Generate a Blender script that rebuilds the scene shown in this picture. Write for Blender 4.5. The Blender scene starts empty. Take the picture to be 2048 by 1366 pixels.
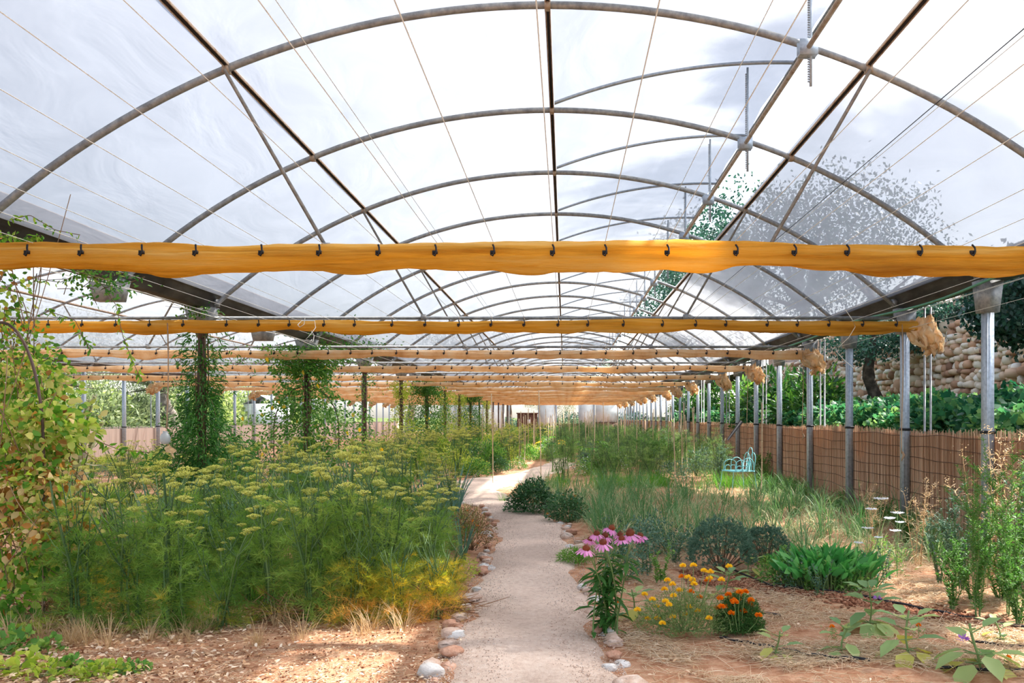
import bpy, math, random
import numpy as np
from mathutils import Vector, Matrix, Euler
R_ = random.Random(7)
rng = np.random.default_rng(11)
C = bpy.context.scene.collection
PI = math.pi
# ------------------------------------------------------------------ camera, sky, sun, exposure
sc = bpy.context.scene
F_PX, VX, VY, CZ = 1742.0, 1130.0, 836.0, 1.475
cam_d = bpy.data.cameras.new('camera'); cam = bpy.data.objects.new('camera', cam_d); C.objects.link(cam)
cam.location = (0, 0, CZ); cam.rotation_euler = (PI/2, 0, 0)
cam_d.sensor_width = 36; cam_d.lens = F_PX/2048*36
cam_d.shift_x = -(VX-1024)/2048; cam_d.shift_y = (VY-683)/2048
cam_d.clip_start = .05; cam_d.clip_end = 600
sc.camera = cam
SUN = Vector((0.62, 0.34, 0.78)).normalized()
world = bpy.data.worlds.new('world'); sc.world = world; world.use_nodes = True
wn = world.node_tree.nodes; wl = world.node_tree.links
bg = wn['Background']; sky = wn.new('ShaderNodeTexSky'); sky.sky_type = 'NISHITA'; sky.sun_disc = False
sky.sun_elevation = math.asin(SUN.z); sky.sun_rotation = math.atan2(SUN.x, SUN.y)
sky.air_density = 1.0; sky.dust_density = 2.5; sky.ozone_density = 1.0
hsv = wn.new('ShaderNodeHueSaturation'); hsv.inputs['Saturation'].default_value = .62; wl.new(sky.outputs[0], hsv.inputs['Color']); wl.new(hsv.outputs[0], bg.inputs[0]); bg.inputs[1].default_value = 0.33
sun_d = bpy.data.lights.new('sun', 'SUN'); sun_d.energy = 8.6; sun_d.angle = math.radians(1.2); sun_d.color = (1, .955, .89)
sun = bpy.data.objects.new('sun', sun_d); C.objects.link(sun)
sun.rotation_euler = SUN.to_track_quat('Z', 'Y').to_euler(); sun.location = (30, 15, 40)
vs = sc.view_settings; vs.view_transform = 'Standard'; vs.look = 'None'; vs.gamma = 1; vs.use_curve_mapping = False
vs.exposure = 0.92
cy = sc.cycles
cy.max_bounces = 7; cy.diffuse_bounces = 4; cy.glossy_bounces = 2; cy.transmission_bounces = 4; cy.transparent_max_bounces = 12
cy.sample_clamp_indirect = 6; cy.caustics_reflective = False; cy.caustics_refractive = False

def G(px, py):                      # photo pixel on the ground
    d = F_PX*CZ/(py-VY); return ((px-VX)*d/F_PX, d)
def AX(px, d): return (px-VX)*d/F_PX
def AZ(py, d): return CZ+(VY-py)*d/F_PX

# ------------------------------------------------------------------ materials
def nmat(name):
    m = bpy.data.materials.new(name); m.use_nodes = True
    nt = m.node_tree; nt.nodes.clear(); out = nt.nodes.new('ShaderNodeOutputMaterial')
    return m, nt.nodes, nt.links, out
def ramp(N, stops):
    r = N.new('ShaderNodeValToRGB'); e = r.color_ramp.elements
    while len(e) < len(stops): e.new(.5)
    for k, (p, c) in enumerate(stops): e[k].position = p; e[k].color = (*c, 1)
    return r
def leafmat(name, cols, trans=.45, rough=.55, spec=.25, obj=.25):
    """leaves: colour runs over the 'tint' of each leaf, light passes partly through"""
    m, N, L, out = nmat(name)
    a = N.new('ShaderNodeAttribute'); a.attribute_name = 'tint'
    oi = N.new('ShaderNodeObjectInfo')
    ma = N.new('ShaderNodeMath'); ma.operation = 'MULTIPLY_ADD'; ma.inputs[1].default_value = obj; L.new(oi.outputs['Random'], ma.inputs[0])
    mb = N.new('ShaderNodeMath'); mb.operation = 'MULTIPLY'; mb.inputs[1].default_value = 1-obj; L.new(a.outputs['Fac'], mb.inputs[0])
    L.new(mb.outputs[0], ma.inputs[2])
    st = [(i/(len(cols)-1) if len(cols) > 1 else 0, c) for i, c in enumerate(cols)]
    r = ramp(N, st if len(st) > 1 else st*2); L.new(ma.outputs[0], r.inputs[0])
    p = N.new('ShaderNodeBsdfPrincipled'); p.inputs['Roughness'].default_value = rough; p.inputs['Specular IOR Level'].default_value = spec
    L.new(r.outputs[0], p.inputs['Base Color'])
    if trans > 0:
        t = N.new('ShaderNodeBsdfTranslucent'); hs = N.new('ShaderNodeHueSaturation'); hs.inputs['Saturation'].default_value = 1.1; hs.inputs['Value'].default_value = 1.25
        L.new(r.outputs[0], hs.inputs['Color']); L.new(hs.outputs[0], t.inputs[0])
        mx = N.new('ShaderNodeMixShader'); mx.inputs[0].default_value = trans
        L.new(p.outputs[0], mx.inputs[1]); L.new(t.outputs[0], mx.inputs[2]); L.new(mx.outputs[0], out.inputs[0])
    else: L.new(p.outputs[0], out.inputs[0])
    return m
def surf(name, cols, scale=5, rough=.6, metal=0, bump=0, bscale=None, spec=.3, detail=5, stretch=None, space='Object', trans=0):
    m, N, L, out = nmat(name)
    tc = N.new('ShaderNodeTexCoord'); mp = N.new('ShaderNodeMapping')
    L.new(tc.outputs[space], mp.inputs[0])
    if stretch: mp.inputs['Scale'].default_value = stretch
    n = N.new('ShaderNodeTexNoise'); n.inputs['Scale'].default_value = scale; n.inputs['Detail'].default_value = detail; n.inputs['Roughness'].default_value = .6
    L.new(mp.outputs[0], n.inputs[0])
    k = len(cols); st = [(.3+.4*i/(k-1), c) for i, c in enumerate(cols)] if k > 1 else [(0, cols[0]), (1, cols[0])]
    r = ramp(N, st); L.new(n.outputs[0], r.inputs[0])
    p = N.new('ShaderNodeBsdfPrincipled'); p.inputs['Roughness'].default_value = rough; p.inputs['Metallic'].default_value = metal; p.inputs['Specular IOR Level'].default_value = spec
    L.new(r.outputs[0], p.inputs['Base Color'])
    if bump:
        b = N.new('ShaderNodeBump'); b.inputs['Strength'].default_value = bump; b.inputs['Distance'].default_value = .02
        n2 = N.new('ShaderNodeTexNoise'); n2.inputs['Scale'].default_value = bscale or scale*3; n2.inputs['Detail'].default_value = 6
        L.new(mp.outputs[0], n2.inputs[0]); L.new(n2.outputs[0], b.inputs['Height']); L.new(b.outputs[0], p.inputs['Normal'])
    if trans:
        t = N.new('ShaderNodeBsdfTranslucent'); L.new(r.outputs[0], t.inputs[0])
        mx = N.new('ShaderNodeMixShader'); mx.inputs[0].default_value = trans
        L.new(p.outputs[0], mx.inputs[1]); L.new(t.outputs[0], mx.inputs[2]); L.new(mx.outputs[0], out.inputs[0])
    else: L.new(p.outputs[0], out.inputs[0])
    return m
def plain(name, c, rough=.6, metal=0, trans=0): return surf(name, [tuple(x*.85 for x in c), tuple(min(1, x*1.12) for x in c)], 12, rough, metal, trans=trans)
def filmmat():
    m, N, L, out = nmat('greenhouse_film')
    tc = N.new('ShaderNodeTexCoord'); mp = N.new('ShaderNodeMapping'); mp.inputs['Scale'].default_value = (1.2, .5, 1.2); mp.inputs['Rotation'].default_value = (0, 0, .5)
    L.new(tc.outputs['Object'], mp.inputs[0])
    n = N.new('ShaderNodeTexNoise'); n.inputs['Scale'].default_value = 1.6; n.inputs['Detail'].default_value = 4; n.inputs['Distortion'].default_value = .8
    L.new(mp.outputs[0], n.inputs[0])
    r = ramp(N, [(.3, (.187, .193, .206)), (.65, (.228, .235, .249))]); L.new(n.outputs[0], r.inputs[0])
    b = N.new('ShaderNodeBump'); b.inputs['Strength'].default_value = .25; b.inputs['Distance'].default_value = .08; L.new(n.outputs[0], b.inputs['Height'])
    t = N.new('ShaderNodeBsdfTranslucent'); L.new(r.outputs[0], t.inputs[0]); L.new(b.outputs[0], t.inputs[1])
    d = N.new('ShaderNodeBsdfPrincipled'); L.new(r.outputs[0], d.inputs['Base Color']); d.inputs['Roughness'].default_value = .35; L.new(b.outputs[0], d.inputs['Normal'])
    tr = N.new('ShaderNodeBsdfTransparent')
    m1 = N.new('ShaderNodeMixShader'); m1.inputs[0].default_value = .78; L.new(d.outputs[0], m1.inputs[1]); L.new(t.outputs[0], m1.inputs[2])
    m2 = N.new('ShaderNodeMixShader'); m2.inputs[0].default_value = .125; L.new(m1.outputs[0], m2.inputs[1]); L.new(tr.outputs[0], m2.inputs[2])
    L.new(m2.outputs[0], out.inputs[0]); return m
FILM = filmmat()
GALV = surf('galvanised_pipe', [(.19, .195, .20), (.29, .30, .305), (.42, .41, .39)], 18, .5, .25, spec=.4, stretch=(1, 1, 1))
GALVP = surf('galvanised_post', [(.30, .35, .41), (.42, .48, .55), (.50, .56, .62)], 26, .45, .3)
RUST = surf('rusty_pipe', [(.30, .18, .11), (.46, .34, .24), (.50, .44, .38)], 14, .7, .15)
DARKP = surf('dark_post', [(.045, .03, .028), (.09, .055, .045), (.14, .09, .07)], 6, .5, .1)
GUTTER = surf('gutter_steel', [(.03, .03, .032), (.07, .073, .078), (.13, .135, .14)], 5, .6, .1, stretch=(1, .3, 1))
BLK = plain('black_plastic', (.015, .015, .018), .45)
WIRE = plain('white_cord', (.92, .88, .80), .6)
TWINE = plain('brown_twine', (.42, .29, .19), .9)
GREENW = plain('green_cable', (.10, .32, .20), .5)
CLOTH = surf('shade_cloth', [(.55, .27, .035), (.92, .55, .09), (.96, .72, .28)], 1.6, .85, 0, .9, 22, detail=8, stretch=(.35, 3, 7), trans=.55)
CLOTH2 = surf('shade_cloth_sunlit', [(.74, .44, .20), (.92, .66, .38), (.95, .80, .58)], 3, .85, 0, .5, 40, detail=8, trans=.4)  # same cloth, sunlight put into a paler colour for far rolls and ends
SOIL = None
BAMBOO = surf('bamboo_cane', [(.45, .30, .16), (.62, .46, .28)], 9, .5)
STONE = surf('border_stone', [(.40, .26, .19), (.58, .42, .33), (.74, .64, .56)], 7, .85, 0, .8, 30)
STONE2 = surf('rusty_stone', [(.34, .15, .09), (.54, .30, .20), (.66, .46, .36)], 9, .9, 0, .8, 30)
STONE3 = surf('pale_stone', [(.50, .46, .43), (.68, .64, .60), (.80, .77, .74)], 7, .85, 0, .8, 30)
WSTONE = leafmat('wall_stone', [(.26, .14, .09), (.62, .36, .22), (.74, .54, .38), (.80, .68, .54), (.86, .79, .70)], 0, .9, .2, 0)
WSTONE_GAP = plain('wall_mortar', (.12, .08, .06), .95)
REED = leafmat('reed', [(.34, .18, .11), (.60, .36, .22), (.76, .50, .33), (.88, .66, .48)], .12, .7, .2, 0)
REEDW = plain('binding_wire', (.10, .055, .04), .7)
REEDP = leafmat('pink_reed', [(.66, .50, .42), (.84, .72, .64)], .1, .8, .2, 0)
TURQ = plain('turquoise_paint', (.22, .62, .66), .4)
BARK = surf('bark', [(.03, .022, .018), (.08, .06, .045), (.20, .16, .12)], 5, .9, 0, .8, 18)
BARK2 = surf('olive_bark', [(.09, .075, .06), (.20, .17, .14), (.36, .31, .27)], 4, .9, 0, .8, 14)
WHITEP = plain('white_paint', (.85, .86, .87), .5)
PANEL = surf('polycarbonate_panel', [(.55, .58, .60), (.72, .75, .76)], 2, .3, trans=.4)
BROWN = surf('brown_door', [(.10, .04, .025), (.17, .075, .045)], 4, .7)

# plant colours (per leaf)
M_FEN = leafmat('fennel_foliage', [(.09, .20, .035), (.18, .33, .055), (.32, .46, .10), (.34, .36, .06), (.62, .46, .08)], .4)
M_FEND = leafmat('dry_fennel_foliage', [(.10, .22, .03), (.30, .38, .05), (.70, .52, .07), (.90, .50, .08), (.95, .62, .20)], .5)
M_FSTEM = leafmat('fennel_stem', [(.03, .07, .025), (.07, .14, .045), (.15, .23, .09)], 0)
M_FUMB = leafmat('fennel_umbel', [(.38, .42, .08), (.64, .64, .15), (.86, .83, .36)], .3)
M_LEEK = leafmat('leek_blade', [(.07, .17, .12), (.13, .26, .20), (.26, .40, .34)], .25)
M_ONION = leafmat('onion_blade', [(.09, .20, .07), (.18, .32, .13), (.36, .46, .22), (.70, .58, .36), (.80, .62, .42)], .3)
M_GRASS = leafmat('grass_blade', [(.06, .19, .025), (.12, .31, .04), (.26, .44, .08)], .4)
M_DRYG = leafmat('dry_grass', [(.42, .28, .14), (.60, .44, .26), (.72, .58, .40)], .35)
M_GREEN = leafmat('green_leaf', [(.05, .14, .03), (.10, .25, .05), (.20, .38, .08), (.36, .50, .12)], .4)
M_LIME = leafmat('lime_leaf', [(.14, .24, .03), (.30, .42, .06), (.52, .58, .12), (.66, .62, .18)], .5)
M_DARKL = leafmat('dark_leaf', [(.025, .08, .025), (.05, .15, .05), (.10, .24, .09)], .3, .4, .5)
M_RUE = leafmat('grey_green_leaf', [(.05, .12, .075), (.10, .20, .13), (.20, .32, .22)], .25)
M_BROWNL = leafmat('russet_leaf', [(.14, .07, .035), (.28, .16, .08), (.30, .30, .10)], .3)
M_AUT = leafmat('vine_leaf', [(.06, .18, .03), (.16, .36, .05), (.42, .56, .10), (.66, .64, .20), (.80, .62, .36), (.62, .32, .10), (.24, .09, .03)], .55, obj=0)
M_VINE = leafmat('climber_leaf', [(.03, .11, .025), (.06, .20, .04), (.14, .32, .06), (.28, .44, .10)], .4)
M_OLIVE = leafmat('olive_leaf', [(.08, .12, .05), (.18, .23, .11), (.36, .40, .22)], .35)
M_OAK = leafmat('oak_leaf', [(.015, .05, .035), (.03, .09, .06), (.07, .17, .10)], .25, .4, .5)
M_GRAPE = leafmat('broad_leaf', [(.014, .075, .04), (.035, .14, .06), (.08, .24, .09), (.28, .44, .13)], .4)
M_FEATH = leafmat('wispy_foliage', [(.12, .24, .06), (.24, .40, .11), (.44, .56, .22), (.56, .56, .26)], .45)
M_STEM = leafmat('green_stem', [(.10, .18, .05), (.20, .28, .10)], 0)
M_WOODY = leafmat('woody_stem', [(.12, .07, .04), (.26, .16, .09)], 0)
M_EGG = leafmat('velvet_leaf', [(.11, .22, .09), (.20, .34, .14), (.36, .46, .17), (.58, .50, .10)], .35)
M_PINK = leafmat('pink_petal', [(.68, .22, .52), (.82, .38, .68)], .4)
M_CONE = leafmat('flower_cone', [(.10, .02, .01), (.42, .10, .02)], 0)
M_YEL = leafmat('yellow_petal', [(.95, .56, .02), (1.0, .76, .06)], .25)
M_ORG = leafmat('orange_petal', [(.80, .16, .005), (.88, .32, .01)], .3)
M_WHT = leafmat('white_petal', [(.70, .76, .82), (.85, .88, .92)], .3)
M_PUR = leafmat('purple_petal', [(.36, .16, .55), (.50, .28, .68)], .3)
M_LITTER = leafmat('fallen_leaf', [(.24, .11, .055), (.52, .31, .17), (.72, .52, .34), (.86, .72, .56)], .15, .8, .1, 0)
M_STRAW = leafmat('straw', [(.54, .37, .21), (.78, .60, .39), (.88, .76, .58)], .2, .7, .2, 0)
M_CLOD = leafmat('soil_clod', [(.12, .04, .022), (.24, .10, .055), (.40, .20, .12)], 0, .95, .1, 0)
M_PEB = leafmat('pebble', [(.40, .26, .19), (.60, .45, .36), (.76, .66, .58)], 0, .9, .1, 0)

# ------------------------------------------------------------------ mesh builder
def nrm(a):
    a = np.asarray(a, float); return a/np.maximum(np.linalg.norm(a, axis=-1, keepdims=True), 1e-9)
T_OVAL = (np.array([(0, 0, 0), (.28, .42, .06), (.28, 0, 0), (.28, -.42, .06), (.65, .40, .03), (.65, 0, -.04), (.65, -.40, .03), (1, 0, -.14)], float),
          [(0, 2, 1), (0, 3, 2), (1, 2, 5, 4), (2, 3, 6, 5), (4, 5, 7), (5, 6, 7)])
T_LONG = (np.array([(0, 0, 0), (.15, .5, .03), (.15, -.5, .03), (.5, .5, .0), (.5, -.5, .0), (1, 0, -.2)], float),
          [(0, 2, 1), (1, 2, 4, 3), (3, 4, 5)])
T_DIA = (np.array([(0, 0, 0), (.5, .5, .05), (1, 0, -.05), (.5, -.5, .05)], float), [(0, 3, 2, 1)])
T_HAIR = (np.array([(0, .5, 0), (0, -.5, 0), (1, 0, 0)], float), [(0, 1, 2)])
_lob = [(0, 0, 0)]+[(.5+.55*(1 if k % 2 == 0 else .66)*math.cos(a), .55*(1 if k % 2 == 0 else .66)*math.sin(a)*1.1, -.1*abs(math.sin(a))) for k, a in enumerate([math.radians(x) for x in (-150, -120, -88, -58, -30, 0, 30, 58, 88, 120, 150)][::1])]
_lob = [(0, 0, 0)]+[(.42+.5*(1.0 if k % 2 == 1 else .72)*math.cos(a), .56*(1.0 if k % 2 == 1 else .72)*math.sin(a), -.12*abs(math.sin(a))) for k, a in enumerate([math.radians(x) for x in (-155, -115, -85, -55, -30, 0, 30, 55, 85, 115, 155)])]
T_LOBE = (np.array(_lob, float), [(0,)+(k, k+1) for k in range(1, 11)])
T_PEB = (np.array([(1, 0, 0), (0, 1, 0), (-1, 0, 0), (0, -1, 0), (0, 0, .8), (0, 0, -.5)], float), [(0, 1, 4), (1, 2, 4), (2, 3, 4), (3, 0, 4), (1, 0, 5), (2, 1, 5), (3, 2, 5), (0, 3, 5)])

class MB:
    def __init__(s): s.V = []; s.T = []; s.n = 0; s.F = []; s.smooth = False
    def add(s, v, faces, tint=.5, mi=0):
        v = np.asarray(v, float).reshape(-1, 3); s.V.append(v)
        s.T.append(np.full(len(v), tint, float) if np.isscalar(tint) else np.asarray(tint, float))
        for k in (3, 4):
            ff = [f for f in faces if len(f) == k]
            if ff: s.F.append((np.array(ff, int)+s.n, mi))
        s.n += len(v)
    def batch(s, P, D, N, L, W, tmpl, tint=None, mi=0):
        """many copies of a small leaf shape at P, along D, facing N"""
        P = np.atleast_2d(np.asarray(P, float)); n = len(P)
        if n == 0: return
        D = nrm(np.broadcast_to(D, (n, 3))); Y = nrm(np.cross(np.broadcast_to(N, (n, 3)), D)); Z = np.cross(D, Y)
        L = np.broadcast_to(L, (n,)).astype(float); W = np.broadcast_to(W, (n,)).astype(float)
        t, fs = tmpl
        v = P[:, None]+t[None, :, 0:1]*L[:, None, None]*D[:, None]+t[None, :, 1:2]*W[:, None, None]*Y[:, None]+t[None, :, 2:3]*L[:, None, None]*Z[:, None]
        k = len(t)
        if tint is None: tint = rng.random(n)
        s.V.append(v.reshape(-1, 3)); s.T.append(np.repeat(np.broadcast_to(tint, (n,)), k))
        off = s.n+np.arange(n)*k
        for c in (3, 4):
            ff = np.array([f for f in fs if len(f) == c], int)
            if len(ff): s.F.append(((off[:, None, None]+ff[None]).reshape(-1, c), mi))
        s.n += n*k
    def tube(s, pts, r, n=6, tint=.5, mi=0, cap=True):
        pts = np.asarray(pts, float); m = len(pts); r = np.broadcast_to(r, (m,))
        tg = nrm(np.gradient(pts, axis=0)); ref = np.array([0, 0, 1.]) if abs(tg[0][2]) < .9 else np.array([1., 0, 0])
        A = nrm(np.cross(tg, ref)); B = np.cross(tg, A)
        th = np.arange(n)*2*PI/n
        v = pts[:, None]+r[:, None, None]*(A[:, None]*np.cos(th)[None, :, None]+B[:, None]*np.sin(th)[None, :, None])
        i = np.arange(m-1)[:, None]*n; j = np.arange(n)[None]; j2 = (j+1) % n
        f = np.stack([i+j, i+j2, i+n+j2, i+n+j], -1).reshape(-1, 4)
        s.V.append(v.reshape(-1, 3)); s.T.append(np.full(m*n, tint) if np.isscalar(tint) else np.repeat(tint, n)); s.F.append((f+s.n, mi)); b = s.n; s.n += m*n
        if cap and n <= 8:
            for e in (0, (m-1)*n):
                s.add(pts[0 if e == 0 else -1][None], [], tint if np.isscalar(tint) else .5, mi)
                c = s.n-1; jj = np.arange(n)
                s.F.append((np.stack([b+e+jj, b+e+(jj+1) % n, np.full(n, c)], -1), mi))
    def tubes(s, P0, P1, r, tint=None, mi=0, bend=None):
        """many thin three-sided straight or bent tubes"""
        P0 = np.atleast_2d(P0); P1 = np.atleast_2d(P1); n = len(P0)
        if n == 0: return
        M = (P0+P1)/2+(0 if bend is None else bend); r = np.broadcast_to(r, (n,)).astype(float)
        D = nrm(P1-P0); ref = np.where(np.abs(D[:, 2:3]) < .9, np.array([[0, 0, 1.]]), np.array([[1., 0, 0]]))
        A = nrm(np.cross(D, ref)); B = np.cross(D, A); th = np.arange(3)*2*PI/3
        ring = A[:, None]*np.cos(th)[None, :, None]+B[:, None]*np.sin(th)[None, :, None]
        v = np.concatenate([P0[:, None]+ring*r[:, None, None], M[:, None]+ring*r[:, None, None]*.9, P1[:, None]+ring*r[:, None, None]*.6], 1)
        if tint is None: tint = rng.random(n)
        s.V.append(v.reshape(-1, 3)); s.T.append(np.repeat(np.broadcast_to(tint, (n,)), 9))
        ff = np.array([(a*3+j, a*3+(j+1) % 3, a*3+3+(j+1) % 3, a*3+3+j) for a in range(2) for j in range(3)])
        s.F.append(((s.n+np.arange(n)*9)[:, None, None]+ff[None], mi)); s.F[-1] = (s.F[-1][0].reshape(-1, 4), mi); s.n += n*9
    def blades(s, P, az, lean, L, W, curve, seg=5, tint=None, mi=0):
        """strap leaves growing from P: az direction, lean from vertical, curve = further bend along the blade"""
        P = np.atleast_2d(P); n = len(P)
        az, lean, L, W, curve = [np.broadcast_to(x, (n,)).astype(float) for x in (az, lean, L, W, curve)]
        h = np.stack([np.cos(az), np.sin(az), 0*az], -1); side = np.stack([-np.sin(az), np.cos(az), 0*az], -1)
        p = P.astype(float).copy(); rows = []
        for k in range(seg+1):
            t = k/seg; w = W*(1-t)**.6*(.6+.4*min(1, t*4)) if k < seg else W*.02
            rows.append((p-side*w[:, None]/2)); rows.append((p+side*w[:, None]/2))
            a = lean+curve*t
            p = p+(h*np.sin(a)[:, None]+np.array([0, 0, 1.])*np.cos(a)[:, None])*(L/seg)[:, None]
        v = np.stack(rows, 1); kk = 2*(seg+1)
        if tint is None: tint = rng.random(n)
        s.V.append(v.reshape(-1, 3)); s.T.append(np.repeat(np.broadcast_to(tint, (n,)), kk))
        ff = np.array([(2*k, 2*k+1, 2*k+3, 2*k+2) for k in range(seg)])
        s.F.append((((s.n+np.arange(n)*kk)[:, None, None]+ff[None]).reshape(-1, 4), mi)); s.n += n*kk
    def box(s, c, d, tint=.5, mi=0, rot=None):
        c = np.array(c, float); d = np.array(d, float)/2
        v = np.array([(x, y, z) for x in (-1, 1) for y in (-1, 1) for z in (-1, 1)], float)*d
        if rot is not None: v = v@np.array(rot).T
        s.add(v+c, [(0, 1, 3, 2), (4, 6, 7, 5), (0, 4, 5, 1), (2, 3, 7, 6), (0, 2, 6, 4), (1, 5, 7, 3)], tint, mi)
    def lathe(s, prof, c=(0, 0, 0), n=12, tint=.5, mi=0):
        prof = np.array(prof, float); th = np.arange(n)*2*PI/n
        v = np.stack([prof[:, None, 0]*np.cos(th), prof[:, None, 0]*np.sin(th), np.broadcast_to(prof[:, None, 1], (len(prof), n))], -1)+np.array(c)
        f = [(i*n+j, i*n+(j+1) % n, (i+1)*n+(j+1) % n, (i+1)*n+j) for i in range(len(prof)-1) for j in range(n)]
        s.add(v.reshape(-1, 3), f, tint, mi)
    def grid(s, V, tint=.5, mi=0, closed=False):
        a, b = V.shape[:2]; i = np.arange(a-1)[:, None]; j = np.arange(b if closed else b-1)[None]; j2 = (j+1) % b
        f = np.stack([i*b+j, i*b+j2, (i+1)*b+j2, (i+1)*b+j], -1).reshape(-1, 4)
        s.V.append(V.reshape(-1, 3)); s.T.append(np.full(a*b, tint) if np.isscalar(tint) else np.asarray(tint).reshape(-1)); s.F.append((f+s.n, mi)); s.n += a*b
    def mesh(s, name, mats, smooth=False):
        me = bpy.data.meshes.new(name)
        if not isinstance(mats, (list, tuple)): mats = [mats]
        for m in mats: me.materials.append(m)
        V = np.concatenate(s.V).astype(np.float32); me.vertices.add(len(V)); me.vertices.foreach_set('co', V.ravel())
        tot = [f.shape for f, _ in s.F]; nl = sum(a*b for a, b in tot); npoly = sum(a for a, _ in tot)
        me.loops.add(nl); me.polygons.add(npoly)
        me.loops.foreach_set('vertex_index', np.concatenate([f.ravel() for f, _ in s.F]).astype(np.int32))
        cnt = np.concatenate([np.full(a, b) for a, b in tot]); st = np.concatenate([[0], np.cumsum(cnt)[:-1]])
        me.polygons.foreach_set('loop_start', st.astype(np.int32))
        me.polygons.foreach_set('material_index', np.concatenate([np.full(f.shape[0], mi) for f, mi in s.F]).astype(np.int32))
        if smooth: me.polygons.foreach_set('use_smooth', np.ones(npoly, bool))
        at = me.attributes.new('tint', 'FLOAT', 'POINT'); at.data.foreach_set('value', np.concatenate(s.T).astype(np.float32))
        me.update(calc_edges=True); return me
    def obj(s, name, mats, parent=None, smooth=False, loc=None):
        return link(name, s.mesh(name, mats, smooth), parent, loc)
def link(name, me, parent=None, loc=None):
    o = bpy.data.objects.new(name, me); C.objects.link(o)
    if parent: o.parent = parent
    if loc is not None: o.location = loc
    return o
def tag(o, label=None, cat=None, group=None, kind=None):
    if label: o['label'] = label
    if cat: o['category'] = cat
    if group: o['group'] = group
    if kind: o['kind'] = kind
    return o
def thing(name, label, cat, loc=(0, 0, 0), rz=0, sc_=1, group=None):
    o = bpy.data.objects.new(name, None); C.objects.link(o); o.empty_display_size = .1
    o.location = loc; o.rotation_euler = (0, 0, rz); o.scale = (sc_,)*3 if np.isscalar(sc_) else sc_
    return tag(o, label, cat, group)
def place(proto, name, label, cat, loc, rz=0, s=1, group=None, tilt=0):
    """proto: list of (part name, mesh, [sub-parts]); one entry alone becomes the thing itself"""
    if len(proto) == 1 and not proto[0][2]:
        o = link(name, proto[0][1], None, loc); o.scale = (s,)*3; o.rotation_euler = (tilt, 0, rz); return tag(o, label, cat, group)
    r = thing(name, label, cat, loc, rz, s, group); r.rotation_euler = (tilt, 0, rz)
    for pn, me, subs in proto:
        c = link(pn, me, r)
        for sn, sm in subs: link(sn, sm, c)
    return r
_T = ['', 'first', 'second', 'third', 'fourth', 'fifth', 'sixth', 'seventh', 'eighth', 'ninth', 'tenth', 'eleventh', 'twelfth', 'thirteenth', 'fourteenth', 'fifteenth', 'sixteenth', 'seventeenth', 'eighteenth', 'nineteenth']
def ordw(n):  # 1 -> first
    if n < 20: return _T[n]
    a = {2: ('twenty', 'twentieth'), 3: ('thirty', 'thirtieth'), 4: ('forty', 'fortieth'), 5: ('fifty', 'fiftieth')}[n//10]
    return a[1] if n % 10 == 0 else a[0]+' '+_T[n % 10]
ORD = ['nearest', 'second', 'third', 'fourth', 'fifth', 'sixth', 'seventh', 'eighth', 'ninth', 'tenth', 'eleventh', 'twelfth', 'thirteenth', 'fourteenth', 'fifteenth']
def hgt(x, y):  # ground height, gentle bumps
    return .018*np.sin(1.7*np.asarray(x)+.6*np.asarray(y))+.014*np.sin(2.3*np.asarray(y)-1.1*np.asarray(x))+.012*np.sin(5.1*np.asarray(x))*np.sin(4.3*np.asarray(y))-.01

# ------------------------------------------------------------------ ground and path
# path as centre line: (y, left edge x, right edge x)
PATH = [(-2, -.66, .30), (3, -.68, .31), (4.85, -.70, .31), (5.8, -.72, .25), (7.06, -.76, .17), (8.4, -.80, .13), (9.7, -.82, .11), (11.2, -.90, .02), (12.6, -1.04, -.14),
        (14.0, -1.26, -.40), (15.2, -1.75, -.75), (16.6, -2.4, -1.15), (18.2, -2.9, -1.35), (19.6, -2.8, -1.0), (21.2, -2.3, -.5), (24, -1.2, -.05), (28, -.6, .35), (33, -.4, .1)]
PY = np.array([p[0] for p in PATH]); PL = np.array([p[1] for p in PATH]); PR = np.array([p[2] for p in PATH])
def pedge(y): return np.interp(y, PY, PL), np.interp(y, PY, PR)
def onpath(x, y, m=.05):
    l, r = pedge(y); return y < 29 and l-m < x < r+m
def groundmat(name, cols, scale, rough=.95, bump=.8):
    m, N, L, out = nmat(name)
    g = N.new('ShaderNodeNewGeometry')
    n = N.new('ShaderNodeTexNoise'); n.inputs['Scale'].default_value = scale; n.inputs['Detail'].default_value = 9; n.inputs['Roughness'].default_value = .72; L.new(g.outputs['Position'], n.inputs[0])
    r = ramp(N, [(.28+.44*i/(len(cols)-1), c) for i, c in enumerate(cols)]); L.new(n.outputs[0], r.inputs[0])
    n2 = N.new('ShaderNodeTexNoise'); n2.inputs['Scale'].default_value = .9; n2.inputs['Detail'].default_value = 3; L.new(g.outputs['Position'], n2.inputs[0])
    r2 = ramp(N, [(.35, (.82, .78, .76)), (.65, (1.15, 1.12, 1.1))]); L.new(n2.outputs[0], r2.inputs[0])
    mx = N.new('ShaderNodeMix'); mx.data_type = 'RGBA'; mx.blend_type = 'MULTIPLY'; mx.inputs[0].default_value = 1; L.new(r.outputs[0], mx.inputs[6]); L.new(r2.outputs[0], mx.inputs[7])
    p = N.new('ShaderNodeBsdfPrincipled'); p.inputs['Roughness'].default_value = rough; p.inputs['Specular IOR Level'].default_value = .1; L.new(mx.outputs[2], p.inputs['Base Color'])
    n3 = N.new('ShaderNodeTexNoise'); n3.inputs['Scale'].default_value = 55; n3.inputs['Detail'].default_value = 8; n3.inputs['Roughness'].default_value = .7; L.new(g.outputs['Position'], n3.inputs[0])
    b = N.new('ShaderNodeBump'); b.inputs['Strength'].default_value = bump; b.inputs['Distance'].default_value = .03; L.new(n3.outputs[0], b.inputs['Height']); L.new(b.outputs[0], p.inputs['Normal'])
    L.new(p.outputs[0], out.inputs[0]); return m
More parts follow.
